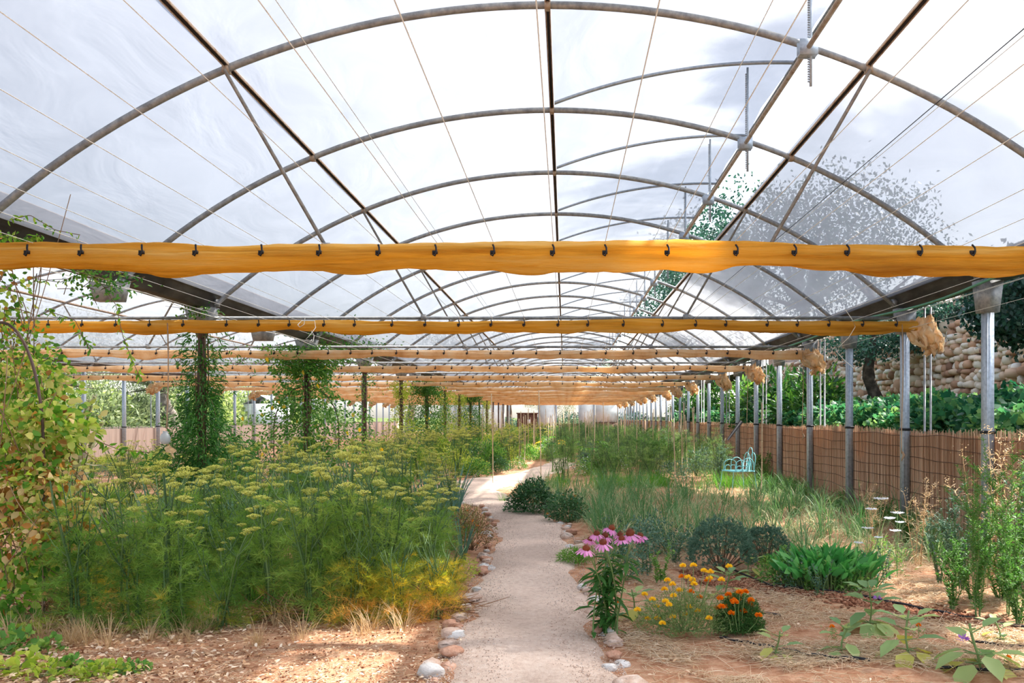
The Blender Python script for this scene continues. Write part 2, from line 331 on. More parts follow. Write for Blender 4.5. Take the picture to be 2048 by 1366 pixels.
M_SOIL = groundmat('red_soil', [(.30, .13, .07), (.52, .26, .145), (.68, .41, .26), (.80, .58, .42)], 9)
M_PATH = groundmat('gravel_path', [(.60, .44, .35), (.80, .64, .53), (.90, .78, .68)], 22)
M_BANK = groundmat('terrace_soil', [(.05, .08, .025), (.10, .14, .04), (.18, .19, .08)], 6)
ys = np.concatenate([np.linspace(-6, 4, 12), np.linspace(4.2, 24, 170), np.linspace(24.5, 100, 60)])
xs = np.concatenate([np.linspace(-17, -9, 10), np.linspace(-8.8, 5.2, 130)])
XX, YY = np.meshgrid(xs, ys); b = MB(); Z = hgt(XX, YY)+rng.normal(0, .006, XX.shape)*(YY < 24)
b.grid(np.stack([XX, YY, Z], -1)[:, ::-1]); tag(b.obj('floor', M_SOIL, smooth=True), 'red brown garden soil under the whole greenhouse', None, None, 'structure')
b = MB(); us = np.linspace(0, 1, 12); ys2 = np.concatenate([np.linspace(-3, 24, 230), np.linspace(24.3, 33, 30)])
l, r = pedge(ys2); l = l+.05*np.sin(ys2*3.1)+.03*np.sin(ys2*9); r = r+.05*np.sin(ys2*2.7+1)+.03*np.sin(ys2*8)
X = l[:, None]*(1-us)+r[:, None]*us; Y = np.repeat(ys2[:, None], 12, 1)
b.grid(np.stack([X, Y, hgt(X, Y)+.018+.02*np.sin(us*PI)[None]-.03*((us == 0) | (us == 1))[None]], -1)[:, ::-1])
tag(b.obj('floor', M_PATH, smooth=True), 'pale pinkish gravel path running between the beds', None, None, 'structure')
# terrace right of the fence, bank left of the far fence
b = MB(); ysb = np.linspace(-4, 100, 70); xsb = np.array([5.06, 5.1, 6, 7, 8, 9, 9.5]); XX, YY = np.meshgrid(xsb, ysb)
Z = np.where(XX < 5.08, -.1, 1.02+(XX-5)*.12+.06*np.sin(YY*1.3+XX)); b.grid(np.stack([XX, YY, Z], -1)[:, ::-1])
b2 = MB(); XX, YY = np.meshgrid(np.array([9.4, 12, 25, 60]), ysb); b.grid(np.stack([XX, YY, 3.9+(XX-9)*.08], -1)[:, ::-1])
tag(b.obj('floor', M_BANK, smooth=True), 'raised earth terrace behind the right hand reed fence', None, None, 'structure')
b = MB(); XX, YY = np.meshgrid(np.array([-70, -40, -26, -22, -19, -17.2, -17]), ysb); b.grid(np.stack([XX, YY, np.clip((-17-XX)*.12, 0, 3)-.03], -1)[:, ::-1]); tag(b.obj('floor', M_BANK, smooth=True), 'grassy bank rising beyond the far left fence', None, None, 'structure')
b = MB(); XX, YY = np.meshgrid(np.array([-40, -17, 0, 5, 30.]), np.array([100, 110, 130.])); b.grid(np.stack([XX, YY, (YY-100)*.05-.02], -1)[:, ::-1]); tag(b.obj('floor', M_BANK, smooth=True), 'grassy ground beyond the far end', None, None, 'structure')
# ------------------------------------------------------------------ greenhouse frame
X0, X1, RAD, ZT, HALF = -.147, -10.13, 7.07, 4.95, 4.8
HY = [7.33+2.5*k for k in range(30)]; YEND = 79.9
def arc(dx, off=0): R = RAD+off; return ZT-RAD+math.sqrt(R*R-dx*dx)
def arcpts(x0, a, c, n=40, off=0): return [(x0+a+(c-a)*i/n, arc(a+(c-a)*i/n, off)) for i in range(n+1)]
def film(name, x0, a, c, label, off=.042, yy=None, n=26):
    b = MB(); yy = yy if yy is not None else np.linspace(-4, YEND, 140); P = np.array(arcpts(x0, a, c, n, off))
    V = np.zeros((len(yy), n+1, 3)); V[:, :, 0] = P[:, 0]; V[:, :, 1] = yy[:, None]; V[:, :, 2] = P[:, 1]
    u = np.linspace(0, 1, n+1); sag = -.012*np.abs(np.sin((yy-7.33)/2.5*PI))[:, None]*np.sin(u*PI)[None]; V[:, :, 2] += np.maximum(sag, -.02)
    b.grid(V); return tag(b.obj(name, FILM, smooth=True), label, None, None, 'structure')
film('ceiling', X0, -4.72, 0, 'white translucent film over the left half of the main roof', n=30)
film('ceiling', X0, 2.66, 4.74, 'white translucent film over the right eave of the main roof, dappled by tree shade')
film('ceiling', X1, -4.72, 4.72, 'white translucent film over the left hand bay', n=40)
def far_near(i, near, far, n=8): return (near % ORD[i], None) if i < n else (far, True)
hoop_main = MB(); P = arcpts(X0, -HALF, HALF, 48); hoop_main.tube([(x, 0, z) for x, z in P], .033, 8); hm = hoop_main.mesh('roof_hoop', GALV, True)
cl = MB()
cl.box((0, -.005, 0), (.05, .078, .078))
clm = cl.mesh('hoop_clamp', RUST)
hoop_left = MB(); P = arcpts(X1, -HALF, HALF, 44); hoop_left.tube([(x, 0, z) for x, z in P], .029, 6); hl = hoop_left.mesh('roof_hoop', GALV, True)
for i, y in enumerate(HY):
    g = 'arched hoops of the main roof'
    lab = ordw(i+1)+' arched galvanised hoop of the main roof, counted from the camera'
    o = tag(link('roof_hoop', hm, None, (0, y, 0)), lab, 'roof hoop', g)
    if i < 8:
        for dx in (-2.7, 0, 2.7): link('clamp', clm, o, (X0+dx, 0, arc(dx)))
    if i == 0: continue
    lab = ordw(i)+' arched hoop of the left hand bay roof, counted from the camera'
    tag(link('roof_hoop', hl, None, (0, y, 0)), lab, 'roof hoop', 'arched hoops of the left bay roof')
def channel(x0, dx, label, slot=True, drop=0):
    b = MB(); z = arc(dx)+.034-drop; b.box((0, 37, 0), (.046, 86, .03)); b.box((-.02, 37, -.02), (.007, 86, .02)); b.box((.02, 37, -.02), (.007, 86, .02))
    o = tag(b.obj('purlin', RUST, None, False, (x0+dx, 0, z)), label, 'purlin'); o.rotation_euler = (0, dx/RAD, 0)
    b = MB(); b.box((0, 37, -.018), (.022, 86, .008)); b.obj('film_channel', BLK, o)
channel(X0, -2.7, 'dark lengthwise channel pipe along the left slope of the main roof')
channel(X0, 0, 'dark lengthwise ridge channel along the top of the main roof')
channel(X0, 2.7, 'dark lengthwise channel pipe right of the open roof vent')
channel(X1, -2.7, 'lengthwise channel pipe on the outer slope of the left bay roof')
channel(X1, 0, 'lengthwise ridge channel along the left bay roof'); channel(X1, 2.7, 'lengthwise channel pipe on the inner slope of the left bay roof')
# cross ties and V braces every second hoop
TY = [7.33+5*k for k in range(15)]
t = MB(); t.tube([(-5.14, 0, 2.89), (4.85, 0, 2.89)], .024, 8); tm = t.mesh('cross_tie', GALV, True)
t = MB(); t.tube([(-15.0, 0, 2.89), (-5.14, 0, 2.89)], .024, 6); tml = t.mesh('cross_tie', GALV, True)
def brace_mesh(x0, s):
    b = MB(); b.tube([(x0+s*2.7, -.05, arc(2.7)-.03), (x0+s*1.85, -.03, 2.90)], .017, 6); return b.mesh('brace', GALV, True)
def clampm(x): b = MB(); b.box((x, -.03, 2.895), (.07, .07, .085)); return b.mesh('clamp', GALV)
bm = {(x0, s): (brace_mesh(x0, s), clampm(x0+s*1.85)) for x0 in (X0, X1) for s in (-1, 1)}
for i, y in enumerate(TY):
    nr = i < 6
    tag(link('cross_tie', tm, None, (0, y, 0)), ordw(i+1)+' horizontal cross pipe under the main roof, counted from the camera', 'cross pipe', 'cross pipes of the main bay')
    if i: tag(link('cross_tie', tml, None, (0, y, 0)), ordw(i)+' horizontal cross pipe under the left bay roof, counted from the camera', 'cross pipe', 'cross pipes of the left bay')
    for x0, bay in ((X0, 'main'), (X1, 'left bay')):
        if x0 == X1 and i == 0: continue
        for s, sd in ((-1, 'left'), (1, 'right')):
            o = tag(link('roof_brace', bm[(x0, s)][0], None, (0, y, 0)), ordw(i+1)+' slanting brace on the %s side of the %s roof, counted from the camera' % (sd, bay), 'brace', 'roof braces, %s side of the %s' % (sd, bay))
            if i < 5: link('clamp', bm[(x0, s)][1], o)
# gutters
def gutter(x, label):
    b = MB(); pr = [(-.27, 3.235), (-.225, 3.225), (-.11, 3.03), (.11, 3.03), (.225, 3.225), (.27, 3.235), (.27, 3.228), (.229, 3.218), (.115, 3.022), (-.115, 3.022), (-.229, 3.218), (-.27, 3.228)]
    V = np.array([[(x+a, y, z) for a, z in pr] for y in np.linspace(-4, YEND, 60)]); b.grid(V, closed=True)
    o = tag(b.obj('roof_gutter', GUTTER), label, 'gutter')
    b = MB(); b.box((x-.25, 38, 3.245), (.05, 83.8, .028)); b.box((x+.25, 38, 3.245), (.05, 83.8, .028)); b.obj('film_channel', BLK, o)
    b = MB(); b.box((0, 0, 0), (.07, .06, .1)); sm = b.mesh('hoop_socket', GALV)
    for y in HY[:24]:
        for s in (-1, 1): link('hoop_socket', sm, o, (x+s*.21, y, 3.1))
    return o
gutter(4.87, 'long steel roof gutter along the right side above the blue grey posts')
gutter(-5.14, 'long steel valley gutter above the dark left posts'); gutter(-15.1, 'long steel gutter on the outer edge of the left bay')
# roof vent, open, hinged at the ridge
hx, hz = X0+.03, CZ+3.50; ex, ez = 2.55, CZ+3.95
def vent_arc(n=20, off=0):
    ch = math.hypot(ex-hx, ez-hz); a = math.atan2(ez-hz, ex-hx); s = RAD-math.sqrt(RAD*RAD-ch*ch/4); out = []
    for i in range(n+1):
        u = i/n*ch; v = math.sqrt(RAD*RAD-(u-ch/2)**2)-(RAD-s)+off; out.append((hx+u*math.cos(a)-v*math.sin(a), hz+u*math.sin(a)+v*math.cos(a)))
    return out
vent = thing('roof_vent', 'long white roof vent flap propped open right of the ridge', 'roof vent', (hx, 7, hz))
va = vent_arc(); b = MB(); V = np.array([[(x-.0, -.018, z-.015), (x, .018, z-.015), (x, .018, z+.015), (x, -.018, z+.015)] for x, z in va]); b.grid(V, closed=True); am = b.mesh('vent_arc', GALVP)
for i, y in enumerate(HY): o = link('vent_arc', am, vent); o.location = (-hx, y-.15-7, -hz)
b = MB(); yy = np.linspace(-3, YEND, 170); A = np.array(vent_arc(16, .03)); V = np.zeros((len(yy), 17, 3)); V[:, :, 0] = A[:, 0]; V[:, :, 1] = yy[:, None]; V[:, :, 2] = A[:, 1]
V[:, :, 2] += (.012*np.sin(yy*5.1)[:, None]+.008*np.sin(yy*11.3)[:, None])*np.linspace(0, 1, 17)[None]
V[:, 16, 0] += .05*np.sin(yy*2.7)*.4; o = b.grid(V); o = b.obj('vent_film', FILM, vent, True); o.location = (-hx, -7, -hz)
b = MB(); b.tube([(ex, -3, ez), (ex, YEND, ez)], .016, 6); o = b.obj('edge_pipe', GALV, vent, True); o.location = (-hx, -7, -hz)
b = MB(); SX, SZ = 2.01, CZ+3.06; b.tube([(SX, -3, SZ), (SX, YEND, SZ)], .022, 8)
tag(b.obj('drive_shaft', RUST, None, True), 'rusty lengthwise shaft turning the vent racks below the open vent', 'shaft')
b = MB(); b.box((.012, 0, .55-.28), (.022, .02, 1.16))
for k in range(52): b.box((-.006, 0, -.27+k*.0205), (.014, .02, .010))
rk = b.mesh('toothed_bar', GALVP)
b = MB(); b.box((0, -.045, 0), (.15, .012, .13)); b.box((0, .045, 0), (.15, .012, .13)); b.box((-.0, 0, -.055), (.15, .09, .012)); b.lathe([(.001, -.052), (.03, -.052), (.03, .052), (.001, .052)], (0, 0, 0)); gb = b.mesh('gearbox', GALVP)
for i, y in enumerate(HY):
    r = thing('vent_rack', ordw(i+1)+' toothed vent rack with square gearbox, counted from the camera', 'vent rack', (SX, y-.11, SZ), 0, 1, 'vent racks along the shaft')
    link('gearbox', gb, r); q = link('toothed_bar', rk, r); q.location = (-.045+.06, .0, 0)
# posts
def post_x(k): return min(4.95, [4.77, 4.81, 4.84, 4.87, 4.88, 4.90, 4.92][k] if k < 7 else 4.93)
b = MB(); b.box((0, 0, 1.52), (.10, .10, 3.05)); b.box((-.03, -.053, 1.5), (.02, .008, 3.0)); pm = b.mesh('steel_post', GALVP)
def capm(w0, w1, z0, z1):
    b = MB(); v = [(-w0, -.075, z0), (w0, -.075, z0), (w0, .075, z0), (-w0, .075, z0), (-w1, -.085, z1), (w1, -.085, z1), (w1, .085, z1), (-w1, .085, z1)]
    b.add(v, [(0, 3, 2, 1), (4, 5, 6, 7), (0, 1, 5, 4), (1, 2, 6, 5), (2, 3, 7, 6), (3, 0, 4, 7)]); return b
cap = capm(.10, .14, 2.66, 3.02).mesh('gutter_bracket', GALV)
b = MB(); b.box((0, 0, 1.315), (.125, .125, .035)); strap = b.mesh('strap', BLK)
for k, y in enumerate(HY[1:-1]):
    o = tag(link('steel_post', pm, None, (post_x(k), y, 0)), ordw(k+1)+' blue grey steel post along the right hand reed fence, counted from the camera', 'post', 'posts along the right fence')
    link('gutter_bracket', cap, o)
    if k < 20: link('strap', strap, o)
b = MB(); b.tube([(0, 0, -.1), (0, 0, 2.72)], .056, 12); b.tube([(0, 0, 2.6), (0, 0, 2.66), (0, 0, 2.76), (0, 0, 2.78)], [.06, .085, .10, .10], 12); b.box((0, -.056, 1.5), (.012, .012, 2.3)); dm = b.mesh('dark_post', DARKP, True)
cap2 = capm(.14, .22, 2.77, 3.03).mesh('gutter_bracket', GALV)
LPY = TY; LN = ['the leafy climber nearest the camera', 'jasmine', 'the broad yellow speckled climber']
for k, y in enumerate(LPY):
    o = tag(link('iron_post', dm, None, (-5.14, y, 0)), ordw(k+1)+' dark iron post in the row under the valley gutter, counted from the camera', 'post', 'dark posts of the left row')
    link('gutter_bracket', cap2, o)
b = capm(.15, .2, 2.79, 3.03); cap3 = b.mesh('gutter_box', GALV)
for k in range(8): tag(link('gutter_outlet_box', cap3, None, (-5.14, 9.83+5*k, 0)), ORD[k]+' grey outlet box hanging under the valley gutter between dark posts', 'outlet box')
k2 = 0
for y in HY[7:-1]:
    o = tag(link('steel_post', pm, None, (-15.1, y, 0)), ordw(k2+1)+' steel post along the far left reed fence, counted from the left edge', 'post', 'posts along the left fence'); k2 += 1
    if k2 < 8: link('strap', strap, o).location = (0, 0, -.15)
b = MB(); b.tube([(0, 0, -.05), (0, 0, 1.98)], .016, 6); tp = b.mesh('pipe', GALV, True)
for k, y in enumerate([12.33+5*j for j in range(9)]):
    r = thing('twin_pipes', ordw(k+1)+' pair of thin steel pipes just outside the right hand fence, from the right', 'pipes', (5.09, y-.1, 1.05), 0, 1, 'twin pipes outside the right fence')
    link('pipe', tp, r).location = (-.04, 0, 0); link('pipe', tp, r).location = (.045, 0, 0)
for k, y in enumerate([32.6+5*j for j in range(5)]):
    r = thing('twin_pipes', ORD[k]+' pair of thin steel pipes beside the far left fence', 'pipes', (-15.4, y, 0), 0, (1.2, 1.2, 1.55)); link('pipe', tp, r).location = (-.08, 0, 0); link('pipe', tp, r).location = (.08, 0, 0)
# ------------------------------------------------------------------ shade cloth rolls
from mathutils import noise as MN
CLIPX = [(p-VX)*6.6/F_PX for p in (50, 158, 280, 388, 520, 636, 755, 869, 985, 1105, 1210, 1335, 1473, 1590, 1696, 1842, 1948)]
CLIPX = [-15+.45*j for j in range(23)]+[CLIPX[0]-.4*0 if False else -4.52]+CLIPX+[3.52, 3.97, 4.42]
def sn(x, s): return math.sin(x*2.1+s)+.6*math.sin(x*4.7+s*2.3)+.4*math.sin(x*9.1+s*3.1)
def roll(i, y):
    h = [.205, .155, .15, .15][min(i, 3)]; zt = CZ+[1.345, 1.31, 1.30, 1.30][min(i, 3)]; s = i*5.3+1.3
    x0, x1 = -15.05+.5*math.sin(s), [5.2, 4.72, 4.62, 4.6][min(i, 3)]
    if i > 3: x1 = 4.6+.15*math.sin(s*2)
    n = 520 if i < 3 else 260 if i < 7 else 140; m = 30 if i < 3 else 18; b = MB(); V = np.zeros((n+1, m, 3)); T = np.zeros((n+1, m))
    for a in range(n+1):
        x = x0+(x1-x0)*a/n; hh = h*(1+.10*sn(x, s)); zz = zt-hh/2+.012*math.sin(x*1.1+s); cl_ = min(abs(x-c) for c in CLIPX)
        zz -= .006*min(1, cl_/.2); hh *= 1-.06*math.exp(-(cl_/.05)**2)
        for j in range(m):
            th = 2*PI*j/m; f = 1+.13*math.sin(3*th+1.3*math.sin(x*.9+s)+x*.35)+.10*math.sin(7*th+2*math.sin(x*1.7+s))-.20*max(0, .35-abs(MN.noise(Vector((x*.8, math.cos(th)*1.6, math.sin(th)*3.4+s)))))/.35+.06
            if math.sin(th) < -.6: f += .05*sn(x*1.6, s+4)
            V[a, j] = (x, (.062 if i else .07)*math.cos(th)*f*(1+.2*math.sin(th)), zz+hh/2*math.sin(th)*f)
    b.grid(V, closed=True)
    nm = ordw(i+1)+' ochre rolled shade cloth strung across the greenhouse, counted from the camera'
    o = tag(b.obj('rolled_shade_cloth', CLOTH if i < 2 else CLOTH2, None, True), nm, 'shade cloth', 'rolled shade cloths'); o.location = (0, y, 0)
    if i < 6:
        for x in CLIPX:
            if x0 < x < x1: q = link('clip', CLIPM, o); q.scale = (1.3,)*3; q.location = (x, -.074 if i else -.086, zt-(.062 if i else .085))
    if i:
        q = link('gathered_end', ENDM[i % 3], o); q.location = (x1+.12, 0, zt-.13)
        q = link('gathered_end', ENDM[(i+1) % 3], o); q.location = (x0-.1, 0, zt-.15); q.scale = (-1.2, 1.2, .9)
b = MB(); b.box((0, 0, 0), (.03, .014, .02)); b.tube([(0, .004, .045), (.008, -.012, .025), (.010, -.014, 0), (0, -.012, -.022), (-.012, -.01, -.012)], .006, 5); CLIPM = b.mesh('clip', BLK)
ENDM = []
for q in range(3):
    b = MB(); nu, nv = 46, 34; V = np.zeros((nu+1, nv, 3))
    for a in range(nu+1):
        u = a/nu; 
        for j in range(nv):
            th = 2*PI*j/nv; p = Vector((u*3.1, math.cos(th)*1.2+q*5, math.sin(th)*1.2)); w = 1-abs(MN.noise(p*1.3))*2.2+.35*MN.noise(p*3.7)
            rr = (.07+.15*math.sin(min(1, u*1.15)*PI)**.7)*max(.3, w)
            dr = -.16*u**2-.10*max(0, -math.sin(th))*u+.05*MN.noise(p*.9)
            V[a, j] = (-.22+.62*u*(1-.25*u)+.06*MN.noise(p*2), rr*.62*math.cos(th), rr*1.1*math.sin(th)+dr)
    b.grid(V, closed=True)
    P = [(-.1+.14*u+.05*math.sin(u*9+q), .02*math.sin(u*7), -.05-.30*u) for u in np.linspace(0, 1, 12)]
    V = np.array([[(x+(w-.5)*.16*(1-.5*k/11)+.02*math.sin(w*12+k), y+.05*math.sin(w*14+k*.5), z+.02*math.sin(w*9)) for w in np.linspace(0, 1, 14)] for k, (x, y, z) in enumerate(P)]); b.grid(V)
    ENDM.append(b.mesh('gathered_end', CLOTH2, True))
RY = [6.71+4.99*k for k in range(15)]
for i, y in enumerate(RY): roll(i, y)
# ------------------------------------------------------------------ wires and cables
b = MB(); b.tube([(0, 0, 0), (0, YEND-1, 0)], .0026, 4); wm = b.mesh('roof_wire', WIRE)
wx = [x for x in CLIPX if -4.9 < x < 4.7]
for i, x in enumerate(wx):
    o = link('shade_wire', wm, None, (x, .9, CZ+1.345)); o.rotation_euler = (0, 0, R_.uniform(-.001, .001)); tag(o, 'pale taut lengthwise cord over the rolls in the main bay, %s from the left' % ordw(i+1), 'cord', 'lengthwise cords of the main bay')
for i, x in enumerate([x for x in CLIPX if x < -5.4][::2]):
    tag(link('shade_wire', wm, None, (x, .9, CZ+1.345)), 'pale taut lengthwise cord over the rolls in the left bay, %s from the left' % ordw(i+1), 'cord', 'lengthwise cords of the left bay')
for x, z, lb in ((-1.35, 1.95, 'left of the ridge'), (1.02, 2.05, 'right of the ridge'), (2.4, 2.0, 'below the vent'), (4.6, 1.2, 'outermost on the right'), (4.63, 1.42, 'just under the right gutter')):
    tag(link('shade_wire', wm, None, (x, .9, CZ+z)), 'pale lengthwise cord strung apart from the others, '+lb, 'cord')
def line(name, pts, r, mat, label, cat, n=5): b = MB(); b.tube(pts, r, n); return tag(b.obj(name, mat, None, True), label, cat)
line('roof_cable', [(3.02, 1, CZ+2.57), (3.02, 12, CZ+2.55), (3.02, 30, CZ+2.55)], .004, BLK, 'thin black cable running under the right slope of the main roof', 'cable')
g = [(4.60+.04*math.sin(y*1.3), y, CZ+1.50+.035*math.sin(y*.9+1)) for y in np.linspace(6, 60, 140)]
line('green_cable_bundle', g, .016, GREENW, 'wavy bundle of green cables hung along the right gutter', 'cable', 6)
g = [(-4.85+.03*math.sin(y*2.1), y, CZ+1.44-.05*abs(math.sin(y*.62))) for y in np.linspace(6, 24, 90)]
line('slack_cord', g, .005, WIRE, 'slack pale cord drooping along the valley gutter', 'cord')
for k, (x, y, z0, z1) in enumerate(((4.49, 11.6, 2.72, 1.0), (4.53, 16.6, 2.74, 1.15), (4.52, 21.6, 2.72, 1.3))):
    b = MB(); b.tube([(x+.01*math.sin(t*5), y, z0+(z1-z0)*t) for t in np.linspace(0, 1, 14)], .007, 5); b.tube([(x, y, z1+.03), (x+.02, y-.01, z1-.02), (x-.01, y, z1-.1)], [.012, .02, .004], 5)
    tag(b.obj('pull_cord', TWINE), 'brown pull cord with a knot hanging from the right end of the %s roll' % ORD[k+1], 'cord')
b = MB(); x, y = AX(335, 11.6), 11.6; b.tube([(x+.012*math.sin(t*4), y, 2.74+(AZ(858, y)-2.74)*t) for t in np.linspace(0, 1, 12)], .009, 5); o = b.obj('pull_cord', TWINE); tag(o, 'brown cord hanging from the second roll in front of the jasmine post', 'cord')
r = thing('hanging_jar', 'small white frosted jar tied to the end of the hanging brown cord', 'jar', (x-.03, y, AZ(888, y)))
b = MB(); b.lathe([(.001, 0), (.045, 0), (.062, .03), (.066, .09), (.05, .13), (.032, .145), (.032, .17), (.001, .17)], n=16); b.obj('jar_body', PANEL, r, True)
b = MB(); V = np.array([[(-.0+.12*u+.02*math.sin(9*w), .03*math.sin(7*u+5*w), -.12*w-.08*u*u+.01) for u in np.linspace(0, 1, 8)] for w in np.linspace(0, 1, 8)]); b.grid(V); b.obj('rag', CLOTH2, r)
line('loose_cord', [(AX(a, 11.5), 11.5-.1*math.sin(k), AZ(c, 11.5)) for k, (a, c) in enumerate([(1690, 618), (1700, 640), (1706, 655), (1697, 675), (1682, 692), (1680, 705), (1692, 722), (1700, 733), (1702, 737)])], .0045, WIRE, 'loose curl of pale cord dangling before the right hand posts', 'cord')
line('loose_cord', [(AX(a, 11.5), 11.5-.1*math.sin(k), AZ(c, 11.5)) for k, (a, c) in enumerate([(610, 636), (612, 650), (604, 656), (596, 650), (600, 640), (625, 640), (630, 655), (622, 672), (616, 680), (628, 684), (626, 670), (618, 660)])], .0045, WIRE, 'tangle of white cord dangling from the second roll near the leafy post', 'cord')
# ------------------------------------------------------------------ reed fences
def reed_fence(name, xf, y0, y1, zt, step, label, mat=REED, wires=6, zb=0, rr=.0055):
    r = thing(name, label, 'reed fence', (0, 0, 0)); b = MB(); yy = []; y = y0
    while y < y1: yy.append(y); y += step*(1 if y < 26 else 2.6)
    yy = np.array(yy)+rng.normal(0, step*.3, len(yy)); x = np.array([xf(v) for v in yy]); n = len(yy)
    top = zt+.018*rng.normal(0, 1, n)+.02*np.sin(yy*.9); k = np.where(yy < 26, 1, 2.2)
    P0 = np.stack([x+rng.normal(0, .004, n), yy, np.full(n, zb-.05)], -1); P1 = np.stack([x+rng.normal(0, .004, n), yy+rng.normal(0, .01, n), top], -1)
    b.tubes(P0, P1, rr*k*rng.uniform(.8, 1.3, n)); 
    bk = MB(); yb = np.linspace(y0, y1, 200); V = np.array([[(xf(v)+.012, v, zb-.05), (xf(v)+.012, v, zt-.05)] for v in yb])
    b.grid(V, tint=np.full((200, 2), .12)); b.obj('reeds', mat, r)
    w = MB()
    for k in range(wires):
        z = zb+.12+(zt-zb-.2)*k/(wires-1); yb = np.linspace(y0, min(y1, 45), 260)
        w.tube([(xf(v)-.011, v, z+.012*math.sin(v*2.3+k)+.008*math.sin(v*5+k*2)) for v in yb], .0035, 4)
    w.obj('binding_wire', REEDW, r); return r
def rx(y):
    k = max(0, (y-9.83)/2.5); fr = k-int(k); return np.interp(k, range(8), [post_x(q) for q in range(8)])+.075+.05*math.sin(fr*PI)**2*(1 if int(k) % 2 else .5)
reed_fence('reed_fence', rx, 6.5, 79.5, 1.31, .0115, 'brown split reed fence with dark binding wires behind the right hand posts', wires=8)
reed_fence('reed_fence', lambda y: -15.22-.02*math.sin(y), 18, 79.5, 1.16, .03, 'sunlit pinkish reed fence along the far left side', REEDP, 7, rr=.012)
reed_fence('reed_fence', lambda y: 9.35, 11, 40, 4.40, .03, 'pinkish reed screen on top of the dry stone wall', REEDP, 3, zb=3.72, rr=.012)
# ------------------------------------------------------------------ dry stone wall
b = MB(); st = []; tries = 0
def octa(n1=6, n2=9):
    V = [(0, 0, 1)]; 
    for a in range(1, n1):
        for j in range(n2): t_ = PI*a/n1; p_ = 2*PI*(j+.5*(a % 2))/n2; V.append((math.sin(t_)*math.cos(p_), math.sin(t_)*math.sin(p_), math.cos(t_)))
    V.append((0, 0, -1)); F = [(0, 1+j, 1+(j+1) % n2) for j in range(n2)]
    for a in range(n1-2):
        for j in range(n2): F.append((1+a*n2+j, 1+(a+1)*n2+j, 1+(a+1)*n2+(j+1) % n2, 1+a*n2+(j+1) % n2))
    e = 1+(n1-2)*n2; F += [(e+j, len(V)-1, e+(j+1) % n2) for j in range(n2)]; return np.array(V, float), F
OV, OF = octa()
def stone(b, c, d, seed, tint, rough=.22):
    q = rng.normal(0, 1, (6, 3)); v = OV.copy(); w = 1+rough*1.5*sum(np.clip(v@(q[k]/np.linalg.norm(q[k])), -1, 1)*rng.uniform(-.5, .5) for k in range(6)); v = np.sign(v)*np.abs(v)**.68*w[:, None]
    b.add(v*np.array(d)+np.array(c), OF, tint)
row = 1.35
while row < 3.62:
    hh = R_.uniform(.11, .20); y = 10+R_.random()*.2
    while y < 44:
        w = R_.uniform(.12, .36)*(1 if R_.random() < .95 else 1.9); H = hh*(R_.uniform(.85, 1.2)) if w < .5 else hh*2
        stone(b, (9.02+R_.uniform(-.05, .05), y+w/2, row+hh/2+.03*math.sin(y*2)+R_.uniform(-.02, .02)), (R_.uniform(.12, .2), w*.50, H*.51), 0, R_.random(), .3); y += w*.97
    row += hh*.95
o = tag(b.obj('stone_wall', WSTONE), 'dry stone retaining wall of reddish grey rocks beyond the right hand fence', 'wall')
b = MB(); b.box((9.35, 27, 2.4), (.5, 34.4, 2.5)); b.obj('wall_core', WSTONE_GAP, o)
# ------------------------------------------------------------------ end gable
gab = thing('wall_back', 'end gable of translucent panels with a brown door at the far end', None, (0, YEND, 0)); gab['kind'] = 'structure'
b = MB()
for x in (-14.9, -12.5, -10, -7.5, -5.14, -2.42, -.8, 1.3, 2.7, 4.87): b.box((x, 0, 1.6), (.12, .12, 3.2))
b.box((-5, 0, 3.05), (20, .1, .12)); b.obj('frame', GALVP, gab)
b = MB(); b.box((-1.6, 0, 1.5), (1.5, .02, 3.0)); b.box((2.0, 0, 1.6), (1.35, .02, 2.8)); b.box((3.8, 0, 2.0), (2.0, .02, 2.0)); b.box((-8.5, 0, 1.6), (6, .02, 2.8)); b.obj('panel', PANEL, gab)
for x0 in (X0, X1):
    b = MB(); P = arcpts(x0, -HALF, HALF, 24, .03); V = np.array([[(x, 0, 3.06), (x, 0, z)] for x, z in P]); b.grid(V); b.obj('gable_film', FILM, gab)
b = MB(); b.box((3.8, -.05, .55), (2.1, .04, 1.1)); b.box((.25, -.05, .5), (2.0, .04, .9)); b.obj('boarding', BROWN, gab)
dr = thing('door_1', 'brown door with a small white notice at the far end', None, (-3.45, YEND-.15, 0)); dr['kind'] = 'structure'
b = MB(); b.box((0, 0, .95), (1.85, .06, 1.85)); b.box((0, -.02, 1.9), (2.0, .1, .1)); b.box((0, -.04, .95), (.06, .05, 1.85)); b.obj('door_leaf', BROWN, dr)
b = MB(); b.box((.15, -.06, 1.15), (.26, .02, .38)); nt_ = b.obj('notice', WHITEP, dr)
